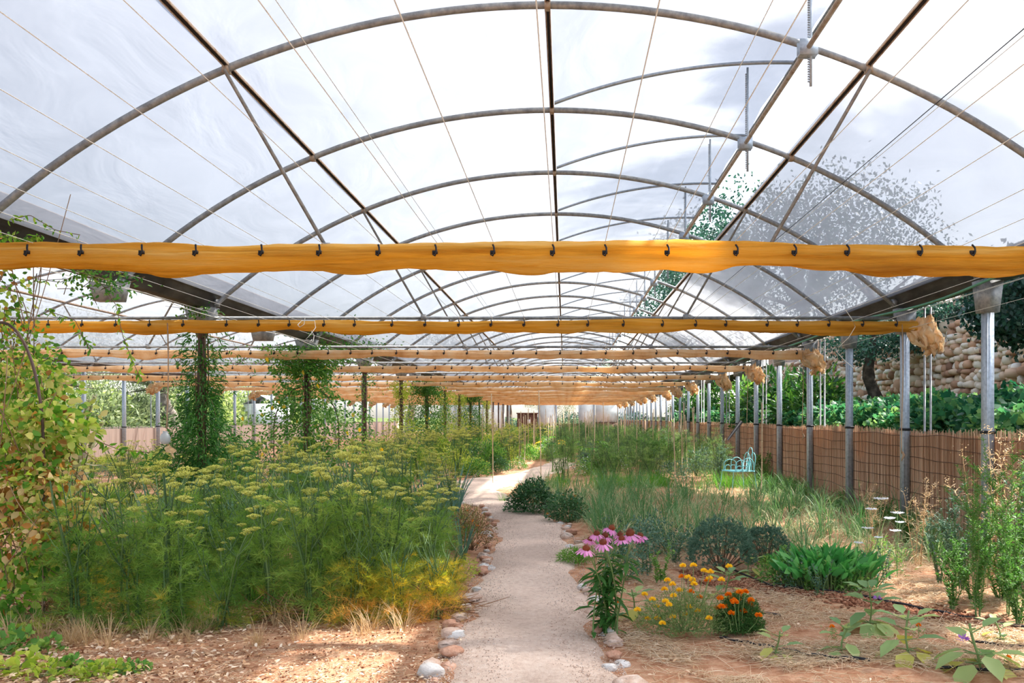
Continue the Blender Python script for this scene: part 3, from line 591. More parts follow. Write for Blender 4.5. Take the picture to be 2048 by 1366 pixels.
# ------------------------------------------------------------------ plant builders (each returns a list of part, mesh, sub-parts)
def rdir(n, up=0, spread=1):
    v = rng.normal(0, 1, (n, 3)); v[:, 2] = np.abs(v[:, 2])*.8+up; v[:, :2] *= spread; return nrm(v)
def one(b, name, mats, smooth=False): return (name, b.mesh(name, mats, smooth), [])
def fennel(H=1.2, stems=6, nfr=46, spread=.35, dry=0., umb=(0, 2), hairs=60, upto=.85, um=True, fscale=1., fm=None):
    S = MB(); Fo = MB(); U = []
    for s in range(stems):
        az = rng.uniform(0, 2*PI); ln = rng.uniform(.05, 1)*spread; h = H*rng.uniform(.72, 1.02)
        p0 = np.array([.05*math.cos(az*2), .05*math.sin(az*2), 0]); t = np.linspace(0, 1, 9)
        P = np.stack([p0[0]+math.cos(az)*ln*h*t**1.4+.02*np.sin(t*7+s), p0[1]+math.sin(az)*ln*h*t**1.4+.02*np.cos(t*6+s), h*t], -1)
        S.tube(P, np.linspace(.010, .0035, 9), 5, tint=rng.random())
        ends = [P[-1]]
        for q in range(rng.integers(2, 5)):
            k = rng.integers(4, 8); a2 = rng.uniform(0, 2*PI); L = H*rng.uniform(.12, .26); e = P[k]+np.array([math.cos(a2)*L*.7, math.sin(a2)*L*.7, L])
            S.tube([P[k], (P[k]+e)/2+np.array([math.cos(a2), math.sin(a2), 0])*L*.12, e], [.004, .0035, .0025], 4, tint=rng.random()); ends.append(e)
        if um:
            for e in ends[:rng.integers(umb[0], umb[1]+1)+1]: U.append(e)
        n = max(2, nfr//stems)
        for q in range(n):
            t_ = rng.uniform(.02, upto)**1.1; i = t_*8; k = min(7, int(i)); c = P[k]+(P[k+1]-P[k])*(i-k)
            a2 = rng.uniform(0, 2*PI); L = H*rng.uniform(.14, .27)*(1.1-.4*t_)*fscale; dz = rng.uniform(-.3, .8) if t_ > .15 else rng.uniform(-.2, .5)
            D = nrm(np.array([math.cos(a2), math.sin(a2), dz])); m = 5; tt = np.linspace(.15, 1, m)
            mid = c+D*L*tt[:, None]+np.array([0, 0, -1])*(tt**2)[:, None]*L*.25
            S.tubes(c[None], (c+D*L*.75)[None], .0022, tint=np.array([.5]))
            hp = np.repeat(mid, hairs//m, 0); nh = len(hp); hd = nrm(D*1.0+rng.normal(0, .75, (nh, 3)))
            tint = np.clip(rng.uniform(.05, .5)+rng.normal(0, .07, nh)+(.9*(t_ < .3)*(rng.random() < dry)), 0, 1)
            Fo.batch(hp, hd, rng.normal(0, 1, (nh, 3)), L*rng.uniform(.25, .55, nh), .0032*np.ones(nh), T_HAIR, tint)
    out = [one(S, 'stem', M_FSTEM), one(Fo, 'foliage', fm or M_FEN)]
    for e in U:
        b = MB(); R = H*rng.uniform(.024, .058); n = 22; k = np.arange(n); a = k*2.4; rr = np.sqrt((k+.5)/n)*R
        T = e+np.stack([np.cos(a)*rr, np.sin(a)*rr, R*.75-.35*rr**2/R], -1)
        b.tubes(np.repeat(e[None], n, 0), T, .0012, tint=np.full(n, .1))
        m = 9; pp = np.repeat(T, m, 0)+rng.normal(0, R*.10, (n*m, 3))*np.array([1, 1, .35]); b.batch(pp, rdir(n*m), rng.normal(0, 1, (n*m, 3)), R*.14, R*.13, T_DIA, rng.random(n*m))
        out.append(one(b, 'flower_head', M_FUMB))
    return out
def strap(n=22, L=.55, W=.03, mat=M_LEEK, name='leaf', lean=(.05, .5), curve=(.2, 1.6), r=.03, seg=6, dryf=0):
    b = MB(); az = rng.uniform(0, 2*PI, n); rr = rng.uniform(0, r, n); P = np.stack([np.cos(az)*rr, np.sin(az)*rr, np.full(n, -.01)], -1)
    t = rng.uniform(0, .62, n); dr = rng.random(n) < dryf; t = np.where(dr, rng.uniform(.75, 1, n), t)
    b.blades(P, az+rng.normal(0, .5, n), rng.uniform(*lean, n)+dr*.5, L*rng.uniform(.5, 1.1, n), W*rng.uniform(.6, 1.1, n), rng.uniform(*curve, n)+dr*1.0, seg, t); return b
def bush(R=.3, H=.4, n=900, L=.05, W=.03, mat=M_GREEN, tm=T_OVAL, stems=14, smat=M_STEM, flowers=None, hollow=.55, droop=.2, base=.06, lump=.25, shape=1.0, tr=(0, 1)):
    S = MB(); Fo = MB(); q = rng.normal(0, 1, (6, 3))
    u = rng.normal(0, 1, (n, 3)); u[:, 2] = np.abs(u[:, 2])**shape; u = nrm(u); lum = 1+lump*np.sin(u@q.T*2.2).mean(1)*1.6
    k = rng.uniform(hollow, 1, n)**.6
    P = u*np.array([R, R, H])*(k*lum)[:, None]; P[:, 2] += base
    Fo.batch(P, nrm(u*.9+rng.normal(0, .55, (n, 3))+np.array([0, 0, .35-droop*2])), nrm(np.array([0, 0, 1.])+rng.normal(0, .5, (n, 3))), L*rng.uniform(.6, 1.2, n), W*rng.uniform(.7, 1.2, n), tm, rng.uniform(tr[0], tr[1], n))
    kk = rng.integers(0, n, stems); S.tubes(np.concatenate([rng.normal(0, R*.08, (stems, 2)), np.zeros((stems, 1))], 1), P[kk], max(.003, R*.012), bend=rng.normal(0, R*.05, (stems, 3)))
    out = [one(S, 'stem', smat), one(Fo, 'foliage', mat)]
    if flowers:
        nf, fm, fr = flowers; b = MB(); kk = rng.integers(0, n, nf); C0 = P[kk]*1.04+np.array([0, 0, fr]); m = 7
        pp = np.repeat(C0, m, 0)+rng.normal(0, fr*.35, (nf*m, 3)); b.batch(pp, rdir(nf*m), rng.normal(0, 1, (nf*m, 3)), fr*.9, fr*.8, T_DIA)
        out.append(one(b, 'blossom', fm))
    return out
def weed(H=1.1, stems=5, per=110, L=.06, W=.008, mat=M_GREEN, spread=.14, branch=0, tip=None, smat=M_STEM, tr=(0, .8)):
    S = MB(); Fo = MB(); T = MB()
    for s in range(stems):
        az = rng.uniform(0, 2*PI); h = H*rng.uniform(.6, 1.05); t = np.linspace(0, 1, 8); ln = rng.uniform(.2, 1)*spread
        P = np.stack([.03*math.cos(az)+math.cos(az)*ln*t**1.3+.015*np.sin(t*6+s), .03*math.sin(az)+math.sin(az)*ln*t**1.3+.015*np.cos(t*5+s), h*t], -1)
        S.tube(P, np.linspace(.006, .002, 8), 4, tint=rng.random()); lines = [(P, 1.)]
        for q in range(branch):
            k = rng.integers(3, 7); a2 = rng.uniform(0, 2*PI); e = P[k]+np.array([math.cos(a2)*.16, math.sin(a2)*.16, .18])*H; lines.append((np.linspace(P[k], e, 5), .3)); S.tubes(P[k][None], e[None], .002)
        for Q, w in lines:
            n = int(per*w); u = rng.uniform(.05, 1, n)*(len(Q)-1); k = np.minimum(u.astype(int), len(Q)-2); c = Q[k]+(Q[k+1]-Q[k])*(u-k)[:, None]; a = rng.uniform(0, 2*PI, n)
            D = np.stack([np.cos(a), np.sin(a), rng.uniform(.2, 1.2, n)], -1); Fo.batch(c, D, nrm(np.array([0, 0, 1.])+rng.normal(0, .4, (n, 3))), L*rng.uniform(.5, 1.2, n)*(1.2-.5*u/len(Q)), W, T_LONG, rng.uniform(*tr, n))
            if tip is not None:
                m = 26; T.batch(Q[-1]+rng.normal(0, .03, (m, 3)), rdir(m), rng.normal(0, 1, (m, 3)), .02, .008, T_DIA)
    out = [one(S, 'stem', smat), one(Fo, 'foliage', mat)]
    if tip is not None: out.append(one(T, 'seed_head', tip))
    return out
def cluster(c, n, r, L, tm=T_DIA): pass
def climber(H=2.6, r0=.18, bulge=.32, n=2600, L=.05, W=.022, mat=M_VINE, tm=T_OVAL, low=0.0, top=.5, strands=16, hang=6, tr=(0, 1), yel=0, zb=(.55, .3), be=(1.3, 1.9)):
    """leafy climber wound round a post: densest low down"""
    S = MB(); Fo = MB()
    for s in range(strands):
        a = rng.uniform(0, 2*PI); w = rng.uniform(-2, 2); h = H*rng.uniform(.7, 1); t = np.linspace(0, 1, 14)
        S.tube(np.stack([np.cos(a+w*t)*(.07+.02*np.sin(t*9)), np.sin(a+w*t)*(.07+.02*np.cos(t*8)), h*t], -1), .006, 4, tint=rng.random())
    z = np.concatenate([rng.beta(*be, int(n*.93 if top < .2 else n*.75)), rng.uniform(.8, 1, int(n*(.03 if top < .2 else .25))*int(top > 0) or 1)])
    n = len(z); r = (.07+rng.random(n)**.7*(r0+bulge*np.exp(-((z-zb[0]*.5)/zb[1])**2)+top*.4*np.clip((z-.85)*6, 0, 1))); a = rng.uniform(0, 2*PI, n)
    lob = 1+.35*np.sin(a*2+z*9)+.2*np.sin(a*3-z*23); P = np.stack([np.cos(a)*r*lob, np.sin(a)*r*lob, z*H], -1)
    D = np.stack([np.cos(a), np.sin(a), rng.normal(-.25, .5, n)], -1)+rng.normal(0, .4, (n, 3)); ti = rng.uniform(tr[0], tr[1], n)
    Fo.batch(P, D, nrm(np.array([0, 0, 1.])+rng.normal(0, .6, (n, 3))), L*rng.uniform(.6, 1.3, n), W*rng.uniform(.7, 1.2, n), tm, ti)
    for s in range(hang):
        a = rng.uniform(0, 2*PI); z0 = H*rng.uniform(.45, 1); Ls = rng.uniform(.25, .7); t = np.linspace(0, 1, 9); q = np.stack([np.cos(a)*(r0*.6+Ls*t), np.sin(a)*(r0*.6+Ls*t), z0+.15*np.sin(t*PI)-.35*Ls*t**2], -1)
        S.tube(q, .0025, 3); m = 16; k = rng.integers(1, 9, m); Fo.batch(q[k]+rng.normal(0, .015, (m, 3)), rng.normal(0, 1, (m, 3))+[0, 0, -.3], nrm(np.array([0, 0, 1.])+rng.normal(0, .6, (m, 3))), L, W, tm, rng.uniform(tr[0], tr[1], m))
    out = [one(S, 'vine_stem', M_WOODY), one(Fo, 'foliage', mat)]
    if yel:
        b = MB(); k = rng.integers(0, n, yel); b.batch(P[k]*np.array([1.1, 1.1, 1]), np.array([0, 0, -1.])+rng.normal(0, .3, (yel, 3)), rng.normal(0, 1, (yel, 3)), L*1.6, W*1.8, T_OVAL); out.append(one(b, 'yellow_leaves', M_YELLEAF))
    return out
M_YELLEAF = leafmat('yellowed_leaf', [(.80, .50, .04), (.90, .66, .12)], .45)
def flat(parts, name, mats):  # merge is not needed; kept for tiny far plants
    return parts
# ------------------------------------------------------------------ left bed: fennel
FEN = [fennel(1.08, 7, 120, .32, .25, (0, 1)), fennel(1.0, 6, 110, .42, .2, (1, 2)), fennel(1.15, 8, 130, .30, .1, (1, 2)), fennel(.9, 6, 110, .5, .5, (0, 1)), fennel(1.05, 5, 100, .35, .35, (0, 2))]
FENB = [fennel(1.05, 9, 130, .45, .85, um=False, upto=.7, fscale=1.25, fm=M_FEND), fennel(.95, 8, 120, .55, .9, um=False, upto=.6, fscale=1.3), fennel(.95, 8, 130, .5, .4, um=False, upto=.75, fscale=1.2, fm=M_FEND)]
FARF = [fennel(1.15, 8, 60, .4, .1, (3, 4), hairs=34), fennel(1.08, 8, 60, .45, .1, (3, 4), hairs=34)]
FEATH = [fennel(1.1, 7, 60, .35, 0, um=False, hairs=40, upto=1., fm=M_FEATH), fennel(1.3, 6, 60, .28, 0, um=False, hairs=40, upto=1., fm=M_FEATH)]
front = [(165, 1250, .98, 0, 'in the front row, second from the left'), (265, 1238, 1.0, 1, 'in the front row, third from the left'), (345, 1244, 1.05, 2, 'in the front row with the tallest dark stalks'),
         (450, 1246, .78, 3, 'in the front row, low and sprawling over mulch'), (545, 1236, .92, 4, 'in the front row left of the brown fallen stalks'), (632, 1238, 1.02, 0, 'in the front row, fourth from the path'), (705, 1232, 1.1, 2, 'in the front row, third from the path'),
         (760, 1228, 1.05, 1, 'in the front row, second from the path'), (842, 1212, .9, 4, 'in the front row nearest the path')]
for px, py, s, v, w in front:
    x, y = G(px, py); place(FEN[v], 'fennel', 'feathery fennel with yellow flower heads '+w, 'fennel', (x, y, hgt(x, y)), R_.uniform(0, 6), s)
for px, py, s, v, w in ((712, 1244, .66, 0, 'golden dying fennel clump left of the path, under the tall fennels'), (790, 1248, .66, 2, 'golden dying fennel clump at the corner of the left bed'), (872, 1244, .60, 0, 'orange drooping fennel fronds right beside the border stones'), (905, 1182, .45, 2, 'low greenish gold fennel fronds leaning over the path edge'),
                       (360, 1232, .5, 1, 'gold tipped fennel clump low in the middle of the left bed'), (180, 1222, .5, 0, 'yellowish low fennel clump near the speckled vine'), (240, 1190, .5, 0, 'olive yellow low fennel mist behind the front row on the left')):
    x, y = G(px, py); place(FENB[v], 'fennel', w, 'fennel', (x, y, hgt(x, y)), R_.uniform(0, 6), s)
rows = [(7.4, .32), (8.5, .36), (9.8, .42), (11.2, .48), (13, .55), (15, .65), (17.5, .8), (20.5, 1.0)]
names = ['second', 'third', 'fourth', 'fifth', 'sixth', 'seventh', 'eighth', 'ninth']
for ri, (d, st) in enumerate(rows):
    xl = max(-4.85, -.65*d*.98); xr = pedge(d)[0]-.42-(.25 if d > 9 else 0); x = xr; k = 0
    while x > xl:
        xx, yy = x+R_.uniform(-.12, .12), d+R_.uniform(-.4, .4); v = R_.randrange(5); pr = FEN[v] if d < 10 else FARF[v % 2]
        if not (d > 8.9 and R_.random() < .25):
            s = R_.uniform(.8, 1.08)*(1 if d < 13 else .9); s *= .85 if k == 0 else 1
            pos = ['nearest the path', 'second from the path', 'third from the path', 'fourth from the path', 'fifth from the path'][k] if k < 5 else None
            lb = 'fennel with yellow heads in the %s row of the left bed, %s from the path' % (names[ri], ordw(k+1))
            place(pr, 'fennel', lb, 'fennel', (xx, yy, hgt(xx, yy)), R_.uniform(0, 6), s, 'fennels of the %s row' % names[ri])
        x -= st*R_.uniform(.75, 1.2); k += 1
# leeks between
def straptk(*a, mat=M_LEEK, **k): return [one(strap(*a, mat=mat, **k), 'leaf', mat)]
lk = {}
LEEK = [straptk(16, .75, .035, lean=(.02, .35), curve=(.1, .9), seg=6) for _ in range(3)]
for k, (px, py) in enumerate(((795, 1120), (828, 1100), (850, 1135), (880, 1110), (905, 1095), (925, 1120), (860, 1060), (890, 1050), (815, 1060), (170, 1110), (205, 1125), (225, 1095), (140, 1130), (250, 1110), (120, 1100), (480, 1090), (520, 1075), (440, 1080), (560, 1090), (600, 1080), (640, 1075), (690, 1070))):
    x, y = G(px, py); where = 'behind the brown shrub by the path' if px > 850 else 'among the fennels close to the path' if px > 700 else 'behind the speckled vine' if px < 300 else 'in the middle of the left bed'
    lk[where] = lk.get(where, 0)+1; place(LEEK[k % 3], 'leek', 'blue green strap leaved leek %s, %s of its group' % (where, ordw(lk[where])), 'leek', (x, y, hgt(x, y)), R_.uniform(0, 6), R_.uniform(.85, 1.1), 'leeks '+where)
for k in range(64):
    d = R_.uniform(7.4, 15); x = R_.uniform(max(-4.7, -.6*d), pedge(d)[0]-.5)
    place(LEEK[k % 3], 'leek', 'slim blue green leek standing between the fennel rows of the left bed', 'leek', (x, d, hgt(x, d)), R_.uniform(0, 6), R_.uniform(1.0, 1.35), 'leeks between the fennel rows')
# small fill of grass and low greens under the fennels
GR = [straptk(40, .22, .006, mat=M_GRASS, r=.10, curve=(.3, 1.6), seg=4), straptk(60, .3, .007, mat=M_GRASS, r=.16, curve=(.3, 1.5), seg=4), straptk(50, .35, .006, mat=M_DRYG, r=.12, curve=(.4, 2), seg=4)]
for k in range(130):
    d = R_.uniform(6.6, 13); x = R_.uniform(max(-4.8, -.62*d), pedge(d)[0]-.3)
    place(GR[k % 2], 'grass_tuft', 'soft green grass tuft under the fennels of the left bed', 'grass', (x, d, hgt(x, d)), R_.uniform(0, 6), R_.uniform(.8, 1.6), 'grass tufts under the fennels')
for k in range(36):
    px = R_.choice([R_.uniform(0, 420), R_.uniform(0, 200), R_.uniform(380, 900)]); py = R_.uniform(1240, 1290); x, y = G(px, py)
    place(GR[2], 'dry_grass_tuft', 'dry pale grass tuft along the front edge of the left bed', 'grass', (x, y, hgt(x, y)), R_.uniform(0, 6), R_.uniform(.4, .8), 'dry tufts at the front edge')
# brown fallen stalk heap in the left bed front
b = MB(); n = 160; P = np.stack([rng.normal(0, .13, n), rng.normal(0, .07, n), rng.uniform(0, .12, n)], -1); b.tubes(P, P+nrm(rng.normal(0, 1, (n, 3))*[1, .6, .5])*rng.uniform(.08, .3, (n, 1)), .004); 
m = b.mesh('dead_stalks', [leafmat('dead_stalk', [(.12, .05, .025), (.28, .13, .06), (.46, .27, .14)], 0)])
for k, (px, py, w) in enumerate(((575, 1235, 'in the centre of the left bed edge'), (655, 1228, 'left of the golden fennel clump'), (880, 1235, 'against the path corner'), (120, 1225, 'below the speckled vine'))):
    x, y = G(px, py); tag(link('dead_stalk_heap', m, None, (x, y, hgt(x, y))), 'low brown heap of dead stalks '+w, 'dead stalks')
# low leaves at the far left corner
LOW = [bush(.12, .10, 60, .05, .05, M_GREEN, T_LOBE, 8, base=.01, hollow=.2, tr=(.2, 1)), bush(.16, .08, 70, .045, .045, M_LIME, T_LOBE, 8, base=.01, hollow=.2)]
for k, (px, py, s) in enumerate(((20, 1290, 1.2), (60, 1265, 1), (95, 1290, .9), (30, 1340, 1.2), (150, 1335, .8), (215, 1345, .9), (255, 1340, .6), (90, 1350, 1), (10, 1250, 1.3), (180, 1350, .8), (285, 1338, .5))):
    x, y = G(px, py); place(LOW[k % 2], 'seedling', 'low round leaved weed on the bare ground at the bottom left corner', 'weed', (x, y, hgt(x, y)), R_.uniform(0, 6), s, 'low weeds in the left corner')
# ------------------------------------------------------------------ climbers on the dark posts
CL1 = climber(2.7, .14, .38, 11500, .085, .018, M_VINE, T_LONG, top=.15, strands=22, hang=16, zb=(.70, .24), tr=(0, .8), be=(1.5, 2.9))
CL2 = climber(2.9, .42, .55, 11000, .062, .045, M_VINE, T_OVAL, top=.9, strands=16, hang=22, yel=40, zb=(.8, .36), tr=(0, .85))
CL3 = climber(2.9, .10, .1, 900, .06, .03, M_VINE, T_OVAL, top=.9, strands=6, hang=8)
CL4 = climber(2.6, .20, .3, 2200, .07, .04, M_LIME, T_OVAL, top=.4, strands=8, hang=8)
place(CL1, 'jasmine', 'dark green jasmine climbing the second iron post', 'climber', (-5.14, 12.33, 0), .5)
place(CL2, 'climbing_vine', 'dense climber dotted with yellow leaves smothering the third iron post', 'climber', (-5.14, 17.33, 0), 1.2)
for k, (i, pr, s, w) in enumerate(((3, CL3, 1, 'thin climber with a leafy crown on the fourth iron post'), (4, CL4, .9, 'light green climber low on the fifth iron post'), (5, CL2, .9, 'dense climber on the sixth iron post'), (6, CL4, 1, 'light green climber on the seventh iron post'), (7, CL4, 1.1, 'light green climber on the eighth iron post'), (8, CL2, .85, 'dark dense climber on the ninth iron post'), (10, CL4, 1, 'far light green climber on a distant iron post'))):
    place(pr, 'climbing_vine', w, 'climber', (-5.14, TY[i], 0), k*1.3, (s, s, 1.0))
# trellis hoops around posts
for y, w in ((7.33, 'inside the speckled vine at the left edge'), (17.33, 'around the leafy third post')):
    b = MB(); R = .62 if y > 10 else .40
    for a0 in ((.3, .3+PI/2) if y > 10 else (-.25,)):
        P = [(R*math.cos(t)*math.cos(a0), R*math.cos(t)*math.sin(a0), 1.25+(.85 if y > 10 else .95)*math.sin(t)) for t in np.linspace(0, PI, 26)]; P = [(P[0][0], P[0][1], 0)]+P+[(P[-1][0], P[-1][1], 0)]; b.tube(P, .011, 6)
    o = b.obj('trellis_hoop', DARKP, None, True, (-4.28 if y < 10 else -5.14, y if y > 10 else 6.6, 0)); tag(o, 'dark bent iron trellis hoop '+w, 'trellis')
# the big speckled vine at the left edge
def bigvine():
    S = MB(); Fo = MB(); B = MB(); n = 5400
    spec = [(70, 770, 6.9, .20, .2), (20, 700, 7.0, .2, .22), (110, 850, 6.7, .2, .16), (40, 880, 6.6, .26, .2), (20, 960, 6.5, .24, .2), (90, 980, 6.5, .2, .2), (130, 1060, 6.4, .14, .15), (40, 1080, 6.4, .22, .22), (20, 1190, 6.3, .18, .16), (15, 600, 7.1, .12, .2), (10, 500, 7.2, .12, .12), (-60, 850, 7, .3, .6), (-60, 560, 7.2, .25, .35)]
    c = np.array([(AX(a, d), d, AZ(y_, d)) for a, y_, d, _, _ in spec]); rr = np.array([(a*1.45, .26, z_*1.35) for _, _, _, a, z_ in spec])
    w = np.array([.15, .09, .09, .13, .10, .09, .06, .09, .05, .02, .02, .07, .04]); k = rng.choice(13, n, p=w/w.sum()); u = rng.normal(0, 1, (n, 3)); u = nrm(u)*rng.uniform(.2, 1.25, (n, 1))**.6
    P = c[k]+u*rr[k]; z = P[:, 2]; dead = (rng.random(n) < np.clip(1.0-.9*np.abs(z-.85)/.5, .12, .68))
    ti = np.where(dead, rng.uniform(.4, 1, n), np.where((z > 1.2) & (z < 1.9), rng.uniform(.08, .58, n), rng.uniform(0, .42, n))); L = np.where(z > 1.8, .05, .068)*rng.uniform(.6, 1.25, n)
    D = u+rng.normal(0, .5, (n, 3))+[0, 0, -.5]; Fo.batch(P, D, rng.normal(0, 1, (n, 3))+[0, -.6, .4], L, L*.75, T_OVAL, ti)
    for s in range(70):
        a = c[rng.integers(0, 13)]+rng.normal(0, .12, 3); e = c[rng.integers(0, 13)]+rng.normal(0, .2, 3); m = (a+e)/2+rng.normal(0, .12, 3); t = np.linspace(0, 1, 8)[:, None]; S.tube(a*(1-t)**2+2*m*t*(1-t)+e*t*t, .004, 4, tint=rng.random())
    for s in range(9):
        a0 = rng.uniform(0, 2*PI); S.tube([(-5.1+.1*math.cos(a0), 7.33+.1*math.sin(a0), 0), (-5.0+.15*math.cos(a0+1), 7.3+.15*math.sin(a0+1), 1.2), (-5.05+.1*math.cos(a0+2), 7.3, 2.6)], .009, 5)
    # hanging tendril seen beside the first gutter bracket, and twigs reaching right
    def tendril(pts, n, L):
        pts = np.array(pts); t = np.linspace(0, len(pts)-1.001, 24); k = t.astype(int); q = pts[k]+(pts[k+1]-pts[k])*(t-k)[:, None]; S.tube(q, .003, 4, tint=.2)
        kk = rng.integers(0, 24, n); Fo.batch(q[kk]+rng.normal(0, .012, (n, 3)), rng.normal(0, 1, (n, 3))+[0, 0, -1], rng.normal(0, 1, (n, 3))+[0, -.8, .2], L*rng.uniform(.6, 1.2, n), L*.4, T_OVAL, rng.uniform(0, .35, n))
    T = lambda px, py, d: (AX(px, d), d, AZ(py, d))
    tendril([T(170, 540, 7.6), T(205, 570, 7.6), T(232, 610, 7.6), T(245, 670, 7.6), T(262, 715, 7.6), T(280, 755, 7.6)], 60, .06)
    tendril([T(60, 555, 7.5), T(120, 565, 7.5), T(165, 545, 7.6), T(200, 560, 7.6), T(250, 545, 7.6)], 50, .055)
    tendril([T(20, 440, 7.2), T(60, 430, 7.2), T(110, 460, 7.2), T(160, 470, 7.2)], 30, .05); tendril([T(0, 470, 7), T(40, 480, 7), T(80, 472, 7)], 60, .06)
    tendril([T(90, 620, 7.4), T(150, 640, 7.4), T(180, 700, 7.4)], 40, .06)
    tendril([T(130, 860, 7), T(190, 880, 7), T(240, 900, 7), T(300, 905, 7)], 40, .07); tendril([T(120, 960, 6.9), T(180, 1010, 6.8), T(215, 1060, 6.8), T(235, 1110, 6.7)], 60, .07)
    tendril([T(60, 1000, 6.6), T(120, 1050, 6.6), T(165, 1110, 6.6), T(200, 1180, 6.6)], 60, .06); tendril([T(20, 1010, 6.5), T(10, 1100, 6.5), T(25, 1200, 6.5)], 50, .07)
    return [('vine_stem', S.mesh('vine_stem', M_WOODY), []), ('foliage', Fo.mesh('foliage', M_AUT), [])]
place(bigvine(), 'climbing_vine', 'big tangled vine with green, yellow and brown leaves filling the left edge', 'climber', (0, 0, 0))
def buddleia():
    S = MB(); Fo = MB()
    T = lambda px, py, d: np.array((AX(px, d)+4.2, d-7, AZ(py, d)))
    for (a, c, e) in (((130, 1150), (150, 900), (190, 790)), ((135, 1150), (165, 880), (205, 845)), ((125, 1150), (140, 900), (178, 800)), ((128, 1150), (120, 950), (110, 830))):
        t = np.linspace(0, 1, 12)[:, None]; P = T(*a, 7)*(1-t)**2+2*T(*c, 7)*t*(1-t)+T(*e, 7)*t*t; S.tube(P, .006, 5); q = P[7:]; m = 220; k = rng.integers(0, 4, m); u = rng.random((m, 1)); pp = q[k]*(1-u)+q[k+1]*u
        Fo.batch(pp, rng.normal(0, 1, (m, 3)), rng.normal(0, 1, (m, 3)), .022, .015, T_DIA, rng.uniform(.4, 1, m)); m = 20; k = rng.integers(1, 8, m); Fo.batch(P[k], rng.normal(0, 1, (m, 3))+[0, 0, .5], rng.normal(0, 1, (m, 3)), .13, .03, T_LONG)
    return [one(S, 'stem', M_STEM), one(Fo, 'foliage', leafmat('pale_spike', [(.30, .34, .14), (.60, .58, .36), (.74, .66, .56)], .4))]
place(buddleia(), 'flowering_shrub', 'pale curved flower spikes rising behind the speckled vine', 'shrub', (-4.2, 7, 0))
# greenery over the valley gutter
def gutter_green(spec):
    Fo = MB(); S = MB()
    for (px, py, d, n, sx, sz) in spec:
        c = np.array([AX(px, d), d, AZ(py, d)]); P = c+rng.normal(0, 1, (n, 3))*[sx, .12, sz]; Fo.batch(P, rng.normal(0, 1, (n, 3))+[0, 0, -.4], rng.normal(0, 1, (n, 3))+[0, 0, .5], .06 if d > 10 else .045, .03 if d > 10 else .024, T_OVAL, rng.uniform(0, .9, n))
        m = 14; Q = c+rng.normal(0, 1, (m, 3))*[sx, .1, sz]; S.tubes(Q, Q+rng.normal(0, 1, (m, 3))*[sx, .1, sz*.6], .004)
    return [one(S, 'vine_stem', M_WOODY), one(Fo, 'foliage', M_VINE)]
for spec, w in (((620, 655, 17, 500, .5, .10), 'spreading along the valley gutter over the third post'), ((690, 690, 17.6, 320, .5, .07), 'trailing right of the third post head'), ((730, 700, 21.5, 300, .35, .09), 'on the head of the fourth post'), ((545, 722, 17, 200, .7, .04), 'garland of leaves slung left of the third post'),
    ((400, 625, 12.2, 120, .12, .06), 'small tuft on the bracket of the second post'), ((205, 560, 7.6, 220, .16, .09), 'clinging to the nearest gutter box')):
    place(gutter_green([spec]), 'creeper', 'thin leafy creeper '+w, 'climber', (0, 0, 0))
# ------------------------------------------------------------------ path side shrubs
x, y = G(962, 1100); place(bush(.34, .50, 2000, .03, .017, M_BROWNL, T_OVAL, 30, M_WOODY, (30, M_ORG, .014), .3, base=.08), 'shrub', 'russet brown shrub with tiny orange flowers on the left path edge', 'shrub', (x-.1, y, 0), .4, .86)
x, y = G(925, 1165); place(bush(.16, .16, 500, .03, .010, M_LIME, T_LONG, 10), 'herb', 'small light green herb on the left path edge below the russet shrub', 'herb', (x-.02, y, 0), 0, 1)
x, y = G(1064, 1028); place(bush(.44, .56, 2400, .055, .032, M_DARKL, T_OVAL, 30, M_STEM, None, .3), 'shrub', 'round dark green leafy shrub on the right bend of the path', 'shrub', (x, y, 0), .4, .95)
x, y = G(1135, 1045); place(bush(.34, .42, 1600, .05, .028, M_DARKL, T_OVAL, 24, M_STEM, (9, M_ORG, .02), .3), 'shrub', 'dark green shrub with a few orange blossoms right of the path bend', 'shrub', (x, y, 0), .4, .95)
x, y = G(1148, 1126); place(bush(.16, .12, 900, .05, .006, M_GRASS, T_LONG, 6, base=.02, hollow=.2), 'grass_cushion', 'low mossy green cushion on the right path edge behind the pink coneflowers', 'grass', (x, y, 0), 0, 1.1)
x, y = G(1010, 1005); place(GR[0], 'grass_tuft', 'small light tuft at the outer bend of the path', 'grass', (x, y, 0), 0, 1.3)
